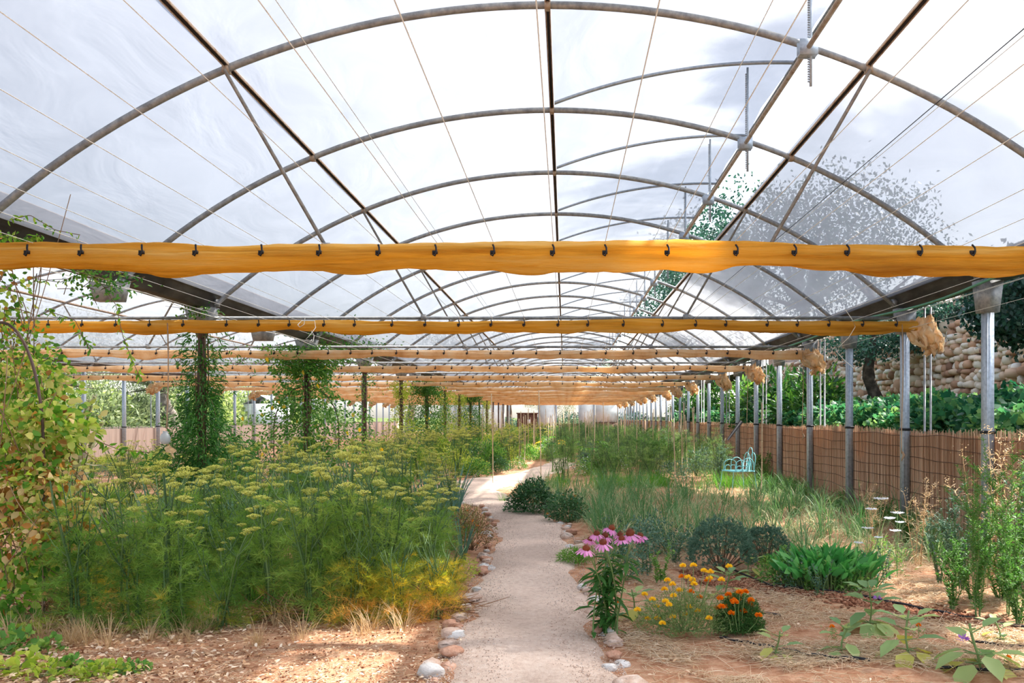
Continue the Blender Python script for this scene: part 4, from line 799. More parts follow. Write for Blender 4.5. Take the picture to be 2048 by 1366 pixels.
# ------------------------------------------------------------------ coneflowers, marigolds, aubergines
def coneflower_plant():
    base = np.array(G(1210, 1268)+(0,)); T = lambda px, py, d: np.array((AX(px, d), d, AZ(py, d)))-base; S = MB(); Fo = MB(); heads = []
    spec = [(1172, 1098, 5.6, 1.05, .2), (1206, 1086, 5.65, 1.05, 0), (1193, 1068, 5.8, .9, 0), (1210, 1072, 5.9, .95, .1), (1180, 1079, 5.85, .8, .25), (1223, 1057, 5.95, .95, .35), (1240, 1070, 5.95, .8, 0), (1243, 1078, 5.75, .9, 0), (1260, 1068, 5.8, 1.25, -.1), (1280, 1073, 5.9, .95, -.25)]
    for k, (px, py, d, s, tl) in enumerate(spec):
        e = T(px, py, d); a = np.array([rng.normal(0, .05), rng.normal(0, .06), 0]); t = np.linspace(0, 1, 9)[:, None]; m = np.array([a[0]*1.5+e[0]*.3, e[1]*.4, e[2]*.6]); P = a*(1-t)**2+2*m*t*(1-t)+e*t*t; S.tube(P, np.linspace(.006, .0035, 9), 5, tint=rng.random())
        n = 17; u = rng.uniform(.05, .74, n)*8; q = u.astype(int); c = P[q]+(P[q+1]-P[q])*(u-q)[:, None]; az = rng.uniform(0, 2*PI, n); Fo.batch(c, np.stack([np.cos(az), np.sin(az), rng.uniform(-.9, .5, n)], -1), [0, 0, 1], .155*rng.uniform(.6, 1.1, n), .034*rng.uniform(.8, 1.3, n), T_OVAL, rng.uniform(0, .6, n))
        cb = MB(); cb.lathe([(.001, -.012), (.017, -.008), (.021, 0), (.019, .012), (.011, .021), (.001, .025)], n=12, tint=.1)
        m_ = 110; th = np.arange(m_)*2.4; rr = np.sqrt(np.arange(m_)/m_); pp = np.stack([np.cos(th)*.021*rr, np.sin(th)*.021*rr, .004+.022*(1-rr**2)], -1); cb.batch(pp, pp-[0, 0, -.005], [1, .2, 0], .011, .0025, T_HAIR, rng.uniform(.3, 1, m_))
        pb = MB(); n = 15; az = np.arange(n)*2*PI/n+rng.normal(0, .07, n); D = np.stack([np.cos(az), np.sin(az), rng.uniform(-.75, -.3, n)], -1); pb.batch(np.stack([np.cos(az)*.016, np.sin(az)*.016, -.004+0*az], -1), D, [0, 0, 1], .047*rng.uniform(.85, 1.1, n), .0155, (np.array([(0, 0, 0), (.3, .42, .02), (.3, -.42, .02), (.75, .5, -.04), (.75, -.5, -.04), (1, .2, -.12), (1, -.2, -.12)]), [(0, 2, 1), (1, 2, 4, 3), (3, 4, 6, 5)]), rng.random(n))
        heads.append((e, s, tl, cb.mesh('cone', M_CONE), pb.mesh('petals', M_PINK)))
    r = thing('coneflower', 'pink coneflower plant with drooping petals beside the path', 'flower', tuple(base))
    link('stem', S.mesh('stem', M_STEM), r); link('foliage', Fo.mesh('foliage', M_GREEN_DEEP), r)
    for e, s, tl, c, p in heads:
        h = link('flower_head', c, r, tuple(e)); h.scale = (s*1.12,)*3; h.rotation_euler = (.12, tl, 0); link('petals', p, h)
M_GREEN_DEEP = leafmat('deep_green_leaf', [(.03, .10, .02), (.06, .18, .035), (.14, .30, .07)], .35)
coneflower_plant()
def pom(c, b, r, n=70):
    u = rdir(n); b.batch(c+u*r*.25, u, rng.normal(0, 1, (n, 3)), r*.9, r*.55, T_DIA, rng.random(n))
def marigold(name, label, base, spec, W, H, fmat, leafm, r, n=1300, mats=None):
    base = np.array(G(*base)+(0,)); root = thing(name, label, 'flower', tuple(base)); S = MB(); Fo = MB(); u = nrm(np.abs(rng.normal(0, 1, (n, 3)))*np.sign(rng.normal(0, 1, (n, 3)))*[1, 1, 0]+[0, 0, 0]+np.stack([0*np.zeros(n), np.zeros(n), np.abs(rng.normal(0, 1, n))], -1)); P = u*[W, W*.6, H]*rng.uniform(.3, 1, (n, 1))**.6
    Fo.batch(np.repeat(P, 5, 0), rng.normal(0, 1, (n*5, 3))+[0, 0, .4], rng.normal(0, 1, (n*5, 3)), .022, .004, T_DIA); 
    for (px, py) in spec:
        d = base[1]+R_.uniform(-.22, .12); e = np.array((AX(px, d), d, AZ(py, d)))-base; a = e*[.45, .5, .0]+[0, 0, .02]; S.tube([a, (a+e)/2+rng.normal(0, .01, 3), e], [.003, .0025, .002], 4)
        fb = MB(); pom(np.zeros(3), fb, r); h = link('flower_head', fb.mesh('flower_head', fmat if not mats else mats[R_.randrange(len(mats))]), root, tuple(e))
    k = rng.integers(0, n, 30); S.tubes(P[k]*[.1, .1, 0], P[k], .003); link('stem', S.mesh('stem', M_STEM), root); link('foliage', Fo.mesh('foliage', leafm), root)
M_FEATHERY = leafmat('marigold_leaf', [(.12, .22, .06), (.24, .36, .12), (.42, .50, .22)], .35)
M_MARD = leafmat('dark_marigold_leaf', [(.03, .10, .02), (.07, .18, .04), (.14, .28, .07)], .3)
sp = [(1366, 1133), (1387, 1132), (1408, 1143), (1421, 1145), (1458, 1134), (1364, 1155), (1376, 1156), (1385, 1161), (1388, 1169), (1345, 1170), (1329, 1180), (1335, 1162), (1359, 1182), (1415, 1162), (1443, 1161), (1419, 1158), (1400, 1196), (1331, 1204), (1338, 1211), (1313, 1215), (1315, 1238), (1295, 1238), (1345, 1235), (1371, 1231), (1379, 1215), (1396, 1223), (1418, 1238), (1275, 1221), (1325, 1248), (1382, 1185), (1305, 1200), (1289, 1190), (1347, 1193)]
marigold('marigold', 'airy yellow marigold clump between the coneflowers and the orange marigold', (1370, 1262), sp, .36, .30, M_YEL, M_FEATHERY, .024, 1700, [M_YEL, M_YEL, M_YEL, M_YEL, M_YEL, M_ORG])
sp = [(1440, 1198), (1457, 1191), (1474, 1190), (1480, 1186), (1490, 1185), (1463, 1199), (1475, 1200), (1470, 1206), (1502, 1202), (1500, 1211), (1500, 1208), (1435, 1218), (1443, 1215), (1449, 1215), (1463, 1228), (1487, 1224), (1511, 1224), (1517, 1232), (1467, 1203), (1478, 1196)]
marigold('marigold', 'compact deep green marigold with bright orange flowers', (1478, 1262), sp, .19, .27, M_ORG, M_MARD, .026, 2200)
for px, py, w in ((1205+33, 1205, 'at the foot of the coneflowers'), (1837, 1254, 'in the straw between two aubergines'), (2017, 1322, 'at the right edge in the straw'), (1664, 1257, 'beside the small aubergine')):
    x, y = G(px, py+18); b = MB(); pom(np.array([0, 0, .07]), b, .018); r = thing('marigold', 'single orange marigold bloom '+w, 'flower', (x, y, 0)); b.obj('flower_head', M_ORG, r); b = MB(); b.tubes([[0, 0, 0]], [[0, 0, .07]], .003); b.batch(rng.normal(0, .03, (40, 3))+[0, 0, .03], rdir(40), rng.normal(0, 1, (40, 3)), .03, .008, T_DIA); b.obj('foliage', M_FEATHERY, r)
def aubergine(H=.4, n=14, L=.17, purple=0):
    S = MB(); Fo = MB(); t = np.linspace(0, 1, 6); P = np.stack([.02*np.sin(t*4), .02*np.cos(t*3), H*t], -1); S.tube(P, .006, 5); u = np.sort(rng.uniform(.12, 1, n)); az = np.arange(n)*2.4
    for k in range(n):
        c = P[int(u[k]*4.99)]; D = np.array([math.cos(az[k]), math.sin(az[k]), .5*u[k]-.1]); e = c+D*.06; S.tubes(c[None], e[None], .004); l = L*(1.3-.6*u[k]); Fo.batch(e[None], (D*[1, 1, .6]+[0, 0, -.15+.4*u[k]-.5*(u[k] < .5)])[None], [[0, 0, 1.]], l, l*.62, T_OVAL, np.array([rng.uniform(.55, 1) if u[k] < .45 else rng.uniform(0, .6)]))
    out = [one(S, 'stem', M_STEM), one(Fo, 'foliage', M_EGG)]
    if purple:
        b = MB(); pom(np.array([.04, -.05, H*.7]), b, .028, 16); out.append(one(b, 'blossom', M_PUR))
    return out
AUB = [aubergine(.36, 26, .17, 1), aubergine(.20, 15, .14), aubergine(.20, 15, .15, 1), aubergine(.26, 18, .16)]
for k, (px, py, v, s, w) in enumerate(((1738, 1262, 0, 1.0, 'large grey green aubergine plant in front of the leafy clump'), (1555, 1305, 1, .9, 'pale small aubergine plant right of the orange marigold'), (1690, 1302, 1, 1., 'small yellowing aubergine plant in the straw, third from the right'), (1817, 1316, 3, 1.1, 'upright aubergine plant in the straw, second from the right'), (1950, 1345, 2, 1.35, 'nearest aubergine plant with a hanging yellow leaf by the right corner'), (1995, 1285, 1, .8, 'small aubergine plant close to the right edge'), (1265, 1240, 3, .9, 'velvety aubergine plant right behind the coneflowers'), (1455, 1200, 3, .95, 'velvety aubergine plant behind the orange marigold'), (1500, 1150, 1, .9, 'sprawling aubergine plant in front of the grey green bushes'))):
    x, y = G(px, py); place(AUB[v], 'aubergine_plant', w, 'aubergine', (x, y, hgt(x, y)), k*1.1, s)
# ------------------------------------------------------------------ right bed
def rosette_bush(R=.32, H=.40, n=760):
    S = MB(); Fo = MB(); u = rng.normal(0, 1, (n, 3)); u[:, 2] = np.abs(u[:, 2]); u = nrm(u); P = u*[R, R, H]*rng.uniform(.55, 1, (n, 1))**.5+[0, 0, .1]; m = 14
    Fo.batch(np.repeat(P, m, 0), np.repeat(u, m, 0)*.9+rng.normal(0, .55, (n*m, 3)), rng.normal(0, 1, (n*m, 3)), .034, .005, T_LONG); k = rng.integers(0, n, 40); S.tubes(P[k]*[.15, .15, 0], P[k], .005); return [one(S, 'stem', M_WOODY), one(Fo, 'foliage', M_RUE)]
RB = [rosette_bush(), rosette_bush(.27, .32, 560)]
x, y = G(1442, 1142); place(RB[0], 'lavender_bush', 'larger round grey green bush in the right bed', 'shrub', (x, y, 0), 0, 1.05)
x, y = G(1532, 1128); place(RB[1], 'lavender_bush', 'smaller grey green bush right of the larger one', 'shrub', (x, y, 0), 1, .95)
def chard(n=150):
    Fo = MB(); az = rng.uniform(0, 2*PI, n); r = rng.uniform(0, .42, n); P = np.stack([np.cos(az)*r, np.sin(az)*r*.8, .10+.16*rng.random(n)*(1-r)], -1); D = np.stack([np.cos(az)*.5, np.sin(az)*.5, rng.uniform(.6, 1.5, n)], -1)+rng.normal(0, .45, (n, 3))
    Fo.batch(P, D, np.stack([-np.cos(az), -np.sin(az), 0*az+.4], -1)+rng.normal(0, .8, (n, 3)), rng.uniform(.07, .16, n), rng.uniform(.035, .065, n), T_OVAL, rng.random(n)); S = MB(); S.tubes(P*[.8, .8, 0], P, .005); return [one(S, 'stem', M_STEM), one(Fo, 'foliage', leafmat('chard_leaf', [(.04, .18, .05), (.09, .36, .08), (.28, .58, .20)], .35, .4, .4))]
x, y = G(1660, 1178); place(chard(520), 'leafy_clump', 'broad clump of glossy green sorrel like leaves in the right bed', 'leafy plant', (x, y, 0), 0, 1.1)
SMALLG = [bush(.2, .22, 420, .04, .02, M_GREEN, T_OVAL, 14, hollow=.2), bush(.22, .26, 500, .035, .018, M_RUE, T_OVAL, 14, hollow=.2), weed(.42, 5, 60, .05, .014, M_GREEN, .15), weed(.5, 4, 70, .045, .012, M_RUE, .12)]
for k, (px, py, s) in enumerate(((1560, 1175, 1), (1590, 1180, .8), (1620, 1190, .9), (1640, 1200, .8), (1700, 1190, .8), (1722, 1175, .9), (1580, 1150, .9), (1770, 1165, .8), (1540, 1150, .7))):
    x, y = G(px, py); place(SMALLG[k % 4], 'herb', 'fine leaved green herb crowding around the sorrel like clump', 'herb', (x, y, 0), k, s, 'herbs around the leafy clump')
for k, (px, py, s) in enumerate(((1250, 1160, 1), (1290, 1150, 1.1), (1320, 1165, .9), (1270, 1120, 1.2), (1310, 1115, 1.1), (1350, 1130, 1), (1240, 1120, 1), (1370, 1110, .9), (1300, 1090, 1.1), (1225, 1095, 1))):
    x, y = G(px, py); place(SMALLG[(1, 3, 2, 1)[k % 4]], 'herb', 'wispy grey green herb between the coneflowers and the round bushes', 'herb', (x, y, 0), k, s, 'herbs behind the coneflowers')
WEEDS = [weed(1.25, 6, 230, .06, .006, M_GREEN, .22, 3, tr=(0, .55)), weed(1.0, 7, 150, .05, .007, M_RUE, .25, 3), weed(.8, 9, 110, .045, .013, M_GREEN, .3, 3, tr=(0, .6)), weed(1.2, 5, 30, .10, .007, M_DRYG, .2, 3, M_DRYG, M_DRYG)]
for k, (px, py, v, s, w) in enumerate(((2025, 1225, 0, 1.05, 'tallest narrow leaved weed at the right edge'), (1955, 1230, 0, .85, 'tall narrow leaved weed left of the nearest post'), (2000, 1200, 2, 1, 'bushy weed at the foot of the nearest post'), (1930, 1180, 1, .95, 'grey green branching weed before the nearest post'), (1975, 1170, 3, 1.1, 'dry oat like grass in front of the nearest post'), (2045, 1190, 1, 1.2, 'grey green weed cut by the right edge'), (1905, 1215, 2, .7, 'low leafy weed between clump and post'), (2040, 1240, 2, .8, 'leafy weed at the right edge in front'), (1945, 1205, 2, .75, 'leafy weed right of the straw patch'), (1880, 1165, 1, .7, 'thin weed by the second post'), (1835, 1130, 3, .7, 'dry grass by the second post'), (1745, 1110, 3, .65, 'dry grass behind the leafy clump'))):
    x, y = G(px, py); x = min(x, 4.5); place(WEEDS[v], 'weed', w, 'weed', (x, y, hgt(x, y)), k*2, s)
def carrot():
    S = MB(); out = []; 
    for (x, z, r) in ((0, .62, .06), (.12, .52, .045), (-.1, .46, .05)):
        S.tube([(0, 0, 0), (x*.4, .01, z*.6), (x, 0, z)], .003, 4); b = MB(); n = 160; a = rng.uniform(0, 2*PI, n); q = np.sqrt(rng.random(n))*r; b.batch(np.stack([x+np.cos(a)*q, np.sin(a)*q, z+.2*q], -1), rdir(n), rng.normal(0, 1, (n, 3)), .011, .01, T_DIA); out.append(one(b, 'flower_head', M_WHT))
    Fo = MB(); n = 120; Fo.batch(rng.normal(0, .07, (n, 3))*[1, 1, 0]+np.stack([0*np.zeros(n), np.zeros(n), rng.uniform(0, .3, n)], -1), rdir(n), rng.normal(0, 1, (n, 3)), .05, .008, T_DIA); return [one(S, 'stem', M_STEM), one(Fo, 'foliage', M_GREEN)]+out
CA = carrot()
for k, (px, py, s) in enumerate(((1735, 1170, .8), (1795, 1155, .95), (1762, 1140, 1.1))):
    x, y = G(px, py); place(CA, 'wild_carrot', ['wild carrot with flat white flowers behind the leafy clump, on the left', 'wild carrot with white flowers nearest the second post', 'tallest wild carrot by the reed fence'][k], 'wild flower', (x, y, 0), k, s)
ON = [straptk(44, .55, .014, mat=M_ONION, r=.10, lean=(.05, .8), curve=(.5, 2.6), dryf=.45), straptk(54, .48, .012, mat=M_ONION, r=.16, lean=(.1, 1.0), curve=(.6, 2.6), dryf=.65), straptk(30, .6, .012, mat=leafmat('chive_blade', [(.06, .17, .06), (.12, .27, .09), (.26, .42, .18)], .3), r=.10, lean=(.03, .45), curve=(.2, 1.6))]
orow = 0
for d in np.arange(9.0, 17.6, .38):
    orow += 1; k = 0
    x = pedge(d)[1]+.35+(.15 if orow % 2 else 0)
    while x < min(4.6, .55*d):
        xx = x+R_.uniform(-.12, .12); y = d+R_.uniform(-.15, .15)
        if not (abs(xx-1.55) < .4 and 8.3 < y < 9.2) and not (abs(xx-3.25) < .45 and 16.4 < y < 17.8):
            place(ON[k % 2 if R_.random() < .8 else 2], 'onion', 'flopping onion plant in the %s row of the right bed, %s from the path' % (ordw(orow), ordw(k+1)), 'onion', (xx, y, hgt(xx, y)), R_.uniform(0, 6), R_.uniform(.75, 1.2), 'onions of the right bed'); k += 1
        x += R_.uniform(.22, .5)
for k in range(20):
    px = R_.uniform(1180, 1290); py = R_.uniform(960, 1075); x, y = G(px, py)
    if not onpath(x, y, .3): place(ON[2], 'grass_clump', 'tall slim green blades right of the path bend', 'grass', (x, y, 0), R_.uniform(0, 6), R_.uniform(.8, 1.2), 'tall blades near the path bend')
for k in range(70):
    d = R_.uniform(7, 20); x = R_.uniform(max(3.9, 0), 4.75)
    place(GR[1] if k % 3 else WEEDS[2], 'grass_tuft' if k % 3 else 'weed', 'green grass tuft along the foot of the right hand fence' if k % 3 else 'leafy weed along the foot of the right hand fence', 'grass' if k % 3 else 'weed', (x, d, hgt(x, d)), R_.uniform(0, 6), R_.uniform(.6, 1.3) if k % 3 else R_.uniform(.35, .6), 'plants along the right fence' if k % 3 else 'weeds along the right fence')
for k in range(46):
    x = R_.uniform(-.4, 4.6); y = 18.3+R_.uniform(-.4, .7)
    if not onpath(x, y, .1): place(GR[1], 'grass_tuft', 'bright green grass tuft in the band behind the onions', 'grass', (x, y, 0), R_.uniform(0, 6), R_.uniform(1., 1.7), 'grass band behind the onions')
# ------------------------------------------------------------------ turquoise wire chair
def chair():
    x, y = 3.42, 17.2; r = thing('garden_chair', 'turquoise bent wire garden chair by the reed fence', 'chair', (x, y, 0), math.radians(-72))
    b = MB(); W = .23
    b.tube([(-W, -W, .43), (W, -W, .43), (W, W, .43), (-W, W, .43), (-W, -W, .43)], .011, 6)
    for k in range(9): b.tube([(-W, -W+.0575*k, .44), (W, -W+.0575*k, .44)], .006, 4)
    b.obj('seat', TURQ, r)
    for sx in (-1, 1):
        for sy in (-1, 1):
            b = MB(); b.tube([(sx*W, sy*W, .43), (sx*(W+.01), sy*(W+.02), .22), (sx*(W+.04), sy*(W+.06), 0)], .009, 6); b.obj('leg', TURQ, r)
    def loop(b, cx, w, h, z0, f, rad=.008):
        P = [(cx-w, z0), (cx-w, z0+h*.55)]+[(cx+w*math.cos(t), z0+h*.55+h*.45*math.sin(t)) for t in np.linspace(PI, 0, 12)]+[(cx+w, z0)]; b.tube([f(a, c) for a, c in P], rad, 5)
    b = MB(); f = lambda a, z: (a, W+.25*(z-.43)*.45, z); loop(b, 0, .10, .46, .43, f); loop(b, -.12, .10, .36, .43, f); loop(b, .12, .10, .36, .43, f); loop(b, 0, .05, .22, .43, f); b.obj('backrest', TURQ, r)
    for s in (-1, 1):
        b = MB(); f = lambda a, z, s=s: (s*W, a, z); loop(b, -.05, .14, .22, .43, f); loop(b, .09, .12, .26, .43, f); loop(b, -.1, .06, .11, .43, f); loop(b, .02, .06, .11, .43, f); b.obj('armrest', TURQ, r)
chair()
# ------------------------------------------------------------------ border stones
SM = []
for k in range(6):
    b = MB(); stone(b, (0, 0, 0), (.060, .046, .036), 0, .5, 1.3); SM.append(b.mesh('border_stone', [STONE, STONE2, STONE3][k % 3]))
SPX = [(905, 1282, 1.5, 'pale grey flat'), (885, 1340, 1.5, 'pinkish'), (868, 1358, 1.6, 'pale pointed'), (955, 1200, 1.3, 'tan'), (968, 1150, 1.2, 'rusty'), (972, 1135, 1., 'small rusty'), (940, 1222, 1.2, 'brown'), (912, 1262, 1.1, 'reddish'), (960, 1180, 1, 'small tan'), (978, 1112, 1.1, 'sandy'), (975, 1122, 1, 'pale'),
       (1212, 1268, 1.2, 'tan'), (1228, 1284, 1.1, 'white'), (1198, 1248, 1.1, 'brown'), (1215, 1330, 1., 'flat pale'), (1240, 1362, 1.3, 'white'), (1190, 1265, .8, 'small grey'), (1145, 1066, 1.2, 'pale'), (1136, 1056, 1, 'small white'), (1155, 1078, 1.1, 'pinkish'), (1162, 1092, 1, 'small pinkish'), (1168, 1180, .9, 'small grey'), (1220, 1310, .9, 'small tan'), (1368, 990, 1.6, 'large pale'), (1345, 992, 1.3, 'reddish'), (1355, 985, 1.4, 'big pinkish')]
for k, (px, py, s, w) in enumerate(SPX):
    x, y = G(px, py); o = link('border_stone', SM[k % 6], None, (x, y, hgt(x, y)+.02)); o.scale = (s*.66, s*.66, s*.6); o.rotation_euler = (0, 0, k*1.3)
    side = 'left' if px < 1000 else 'right'; near = 'in front' if py > 1240 else 'midway' if py > 1100 else 'near the bend'
    if px > 1300: side = ''; tag(o, w+' rock lying at the back of the onion bed', 'stone'); continue
    tag(o, '%s edging stone, %s path side %s, %s there' % (w, side, near, ORD[[q for q in range(len(SPX)) if (SPX[q][0] < 1000) == (px < 1000) and SPX[q][0] < 1300].index(k)] if [q for q in range(len(SPX)) if (SPX[q][0] < 1000) == (px < 1000) and SPX[q][0] < 1300].index(k) < 15 else 'last'), 'stone')
i = 0; ne = [0, 0]
for d in np.arange(4.6, 16, .24):
    for s in (0, 1):
        if R_.random() < .25: continue
        ne[s] += 1
        e = pedge(d)[s]+(.04 if s else -.04)+R_.uniform(-.03, .03); o = link('border_stone', SM[i % 6], None, (e, d, hgt(e, d)+.015)); z = R_.uniform(.5, 1.0); o.scale = (z, z*R_.uniform(.8, 1.3), z*.8); o.rotation_euler = (0, 0, R_.uniform(0, 6))
        tag(o, 'small edging stone on the %s side of the path, %s from the front' % ('right' if s else 'left', ordw(ne[s])), 'stone', 'small edging stones on the '+('right' if s else 'left')); i += 1
# ------------------------------------------------------------------ loose ground cover
def scat(n, f):
    out = []
    while len(out) < n:
        x, y = f()
        if x is not None: out.append((x, y))
    a = np.array(out); return a[:, 0], a[:, 1]
def stuff(name, b, mat, label, cat): return tag(b.obj(name, mat), label, cat, None, 'stuff')
def fl():
    d = 4.6+(R_.random()**1.5)*2.6; x = R_.uniform(-.68*d, pedge(d)[0]+.05); return x, d
x, y = scat(5200, fl); n = len(x); b = MB(); w = np.clip(1.3-(x+4)*.3, .5, 1.4)
b.batch(np.stack([x, y, hgt(x, y)+.012+rng.uniform(0, .012, n)], -1), rng.normal(0, 1, (n, 3))*[1, 1, .2], np.array([0, 0, 1.])+rng.normal(0, .35, (n, 3)), rng.uniform(.02, .065, n)*w, rng.uniform(.010, .036, n)*w, T_OVAL)
stuff('leaf_litter', b, M_LITTER, 'dry brown fallen leaves scattered over the bare ground at the left', 'leaf litter')
x, y = scat(4500, fl); n = len(x); b = MB(); P = np.stack([x, y, hgt(x, y)+.012], -1); b.tubes(P, P+rng.normal(0, 1, (n, 3))*[1, 1, .12]*rng.uniform(.02, .07, (n, 1)), .0013)
stuff('straw_bits', b, M_STRAW, 'fine dry twigs and straw on the bare ground at the left', 'straw')
def fr():
    d = 4.6+(R_.random()**1.2)*6; x = R_.uniform(pedge(d)[1]+.12, min(4.6, .56*d)); 
    band = abs(y_pipe(x)-d) 
    if band < .35 and R_.random() < .75: return None, None
    if MN.noise(Vector((x*1.5, d*1.9, 3)))+.25*MN.noise(Vector((x*6, d*6, 1))) < -.06+R_.uniform(-.12, .12) or (d < 5.5-.35*x+.3*math.sin(x*5) and R_.random() < .9): return None, None
    return x, d
def y_pipe(x): return 7.47-.93*(x-1.76) if x > 1.0 else 99
x, y = scat(26000, fr); n = len(x); b = MB(); P = np.stack([x, y, hgt(x, y)+rng.uniform(.008, .035, n)], -1); b.tubes(P, P+rng.normal(0, 1, (n, 3))*[1, 1, .10]*rng.uniform(.03, .13, (n, 1)), .0016, bend=rng.normal(0, .01, (n, 3)))
stuff('straw_mulch', b, M_STRAW, 'pale straw mulch spread over the right bed', 'straw')
x, y = scat(3200, fr); n = len(x); b = MB(); b.batch(np.stack([x, y, hgt(x, y)+.012+rng.uniform(0, .02, n)], -1), rng.normal(0, 1, (n, 3))*[1, 1, .2], np.array([0, 0, 1.])+rng.normal(0, .4, (n, 3)), rng.uniform(.015, .05, n), rng.uniform(.008, .025, n), T_OVAL)
stuff('leaf_litter', b, M_LITTER, 'dry brown leaf bits among the straw of the right bed', 'leaf litter')
def fd():
    x = R_.uniform(1.1, 4.6); return x, y_pipe(x)+R_.gauss(0, .16)
x, y = scat(7500, fd); n = len(x); b = MB(); r = rng.uniform(.006, .024, n); b.batch(np.stack([x, y, hgt(x, y)+r*.4], -1), rng.normal(0, 1, (n, 3))*[1, 1, .1], np.array([0, 0, 1.])+rng.normal(0, .2, (n, 3)), r, r*rng.uniform(.7, 1.2, n), T_PEB)
x2, y2 = scat(2600, fl); n = len(x2); r = rng.uniform(.003, .010, n); b.batch(np.stack([x2, y2, hgt(x2, y2)+r*.3], -1), rng.normal(0, 1, (n, 3))*[1, 1, .1], [0, 0, 1], r, r, T_PEB)
stuff('soil_clods', b, M_CLOD, 'crumbly dark red soil clods along the drip pipes', 'soil')
def fp():
    d = 4.5+(R_.random()**1.6)*11; l, r = pedge(d); u = R_.random(); u = u if R_.random() < .4 else (u**3 if R_.random() < .5 else 1-u**3); return l-.06+(r-l+.12)*u, d
x, y = scat(15000, fp); n = len(x); b = MB(); r = rng.uniform(.002, .0065, n); b.batch(np.stack([x, y, hgt(x, y)+.034+r*.2-.02*(np.abs((x-pedge(y)[0])/(pedge(y)[1]-pedge(y)[0])-.5) > .47)], -1), rng.normal(0, 1, (n, 3))*[1, 1, .1], [0, 0, 1], r, r, T_PEB)
stuff('path_gravel', b, M_PEB, 'fine pinkish gravel grains lying on the path', 'gravel')
# drip pipes
def drip(pts, label):
    P = [G(*p) for p in pts]; P = [(x, y, float(hgt(x, y))+.022) for x, y in P]; t = np.linspace(0, len(P)-1.001, 60); k = t.astype(int); Q = np.array(P); q = Q[k]+(Q[k+1]-Q[k])*(t-k)[:, None]; q[:, 2] += .004*np.sin(t*9)
    line('drip_pipe', q, .0095, BLK, label, 'pipe', 8)
drip([(1430, 1128), (1540, 1180), (1640, 1190), (1740, 1204), (1850, 1222), (1950, 1240), (2080, 1258)], 'black drip pipe running from the grey green bushes to the right edge')
drip([(1490, 1222), (1560, 1240)], 'short visible stretch of black drip pipe behind the orange marigold')
drip([(1440, 1272), (1500, 1283), (1560, 1292), (1640, 1306), (1740, 1320)], 'black drip pipe half buried in the straw')
drip([(1950, 1288), (2060, 1302)], 'black drip pipe stretch at the right edge in the straw')
drip([(1880, 1342), (2070, 1358)], 'black drip pipe at the bottom right corner')
drip([(640, 1212), (720, 1210), (800, 1213)], 'black drip pipe under the fennels of the left bed')
# ------------------------------------------------------------------ middle distance planting
BU = {'green': bush(.42, .5, 900, .07, .035, M_GREEN, T_OVAL, 12, hollow=.3), 'lime': bush(.42, .55, 900, .06, .03, M_LIME, T_OVAL, 12, hollow=.3), 'russet': bush(.5, .45, 900, .05, .025, leafmat('pinkish_seed_foliage', [(.30, .22, .10), (.56, .42, .26), (.34, .36, .14)], .3), T_OVAL, 12, hollow=.3),
      'dark': bush(.4, .5, 800, .07, .035, M_DARKL, T_OVAL, 12, hollow=.3), 'grey': bush(.4, .4, 900, .05, .015, M_RUE, T_LONG, 12, hollow=.3), 'flower': bush(.35, .4, 800, .05, .025, M_GREEN, T_OVAL, 12, flowers=(40, M_WHT, .02), hollow=.3)}
DESC = {'green': 'leafy mid green bush', 'lime': 'bright yellow green bush', 'russet': 'pinkish brown seeding bush', 'dark': 'dark green bush', 'grey': 'fine grey green bush', 'flower': 'green bush with small white flowers'}
mrow = 0
def zone(x, d):
    if d > 27: return 'near the far end'
    if x < pedge(d)[0]: return 'left of the path beyond the fennels' if d > 20 else 'among the fennels of the left bed'
    return 'in the right hand beds beyond the onions'
for d in list(np.arange(20.5, 34, 1.15))+list(np.arange(35, 76, 2.2)):
    x = -4.7; mrow += 1; k = 0
    while x < 4.5:
        k += 1; W_ = ', %s row beyond the bend, %s from the left' % (ordw(mrow), ordw(k))
        xx, y = x+R_.uniform(-.3, .3), d+R_.uniform(-.5, .5)
        if not onpath(xx, y, .35 if d < 32 else .1):
            left = xx < pedge(y)[0]
            ty = R_.choice(['green', 'lime', 'lime', 'russet', 'flower', 'dark', 'green']) if left else R_.choice(['green', 'grey', 'green', 'grey', 'flower'])
            s = R_.uniform(.7, 1.25)*(1 if d < 30 else 1.15); zs = s*R_.uniform(.9, 1.5)
            if (not left) and R_.random() < .75: place(FEATH[R_.randrange(2)], 'feathery_plant', 'tall wispy feathery plant'+W_, 'plant', (xx, y, 0), R_.uniform(0, 6), (R_.uniform(.9, 1.25),)*2+(R_.uniform(.55, 1.12),), 'feathery plants '+zone(xx, y))
            elif left and R_.random() < .3: place(FARF[R_.randrange(2)], 'fennel', 'distant fennel with yellow heads'+W_, 'fennel', (xx, y, 0), R_.uniform(0, 6), R_.uniform(.8, 1.1), 'distant fennels '+zone(xx, y))
            elif (not left) and k % 2: place(WEEDS[k//2 % 3], 'weed', 'slim green weed'+W_, 'weed', (xx, y, 0), R_.uniform(0, 6), (1.5, 1.5, R_.uniform(.8, 1.1)), 'slim weeds beyond the bend')
            else: place(BU[ty], 'bush', DESC[ty]+W_, 'bush', (xx, y, -.03), R_.uniform(0, 6), (s, s, zs), DESC[ty]+' group '+zone(xx, y))
        x += R_.uniform(.55, .85)*(1 if d < 34 else 1.4)*(1 if xx < pedge(y)[0] else .72)
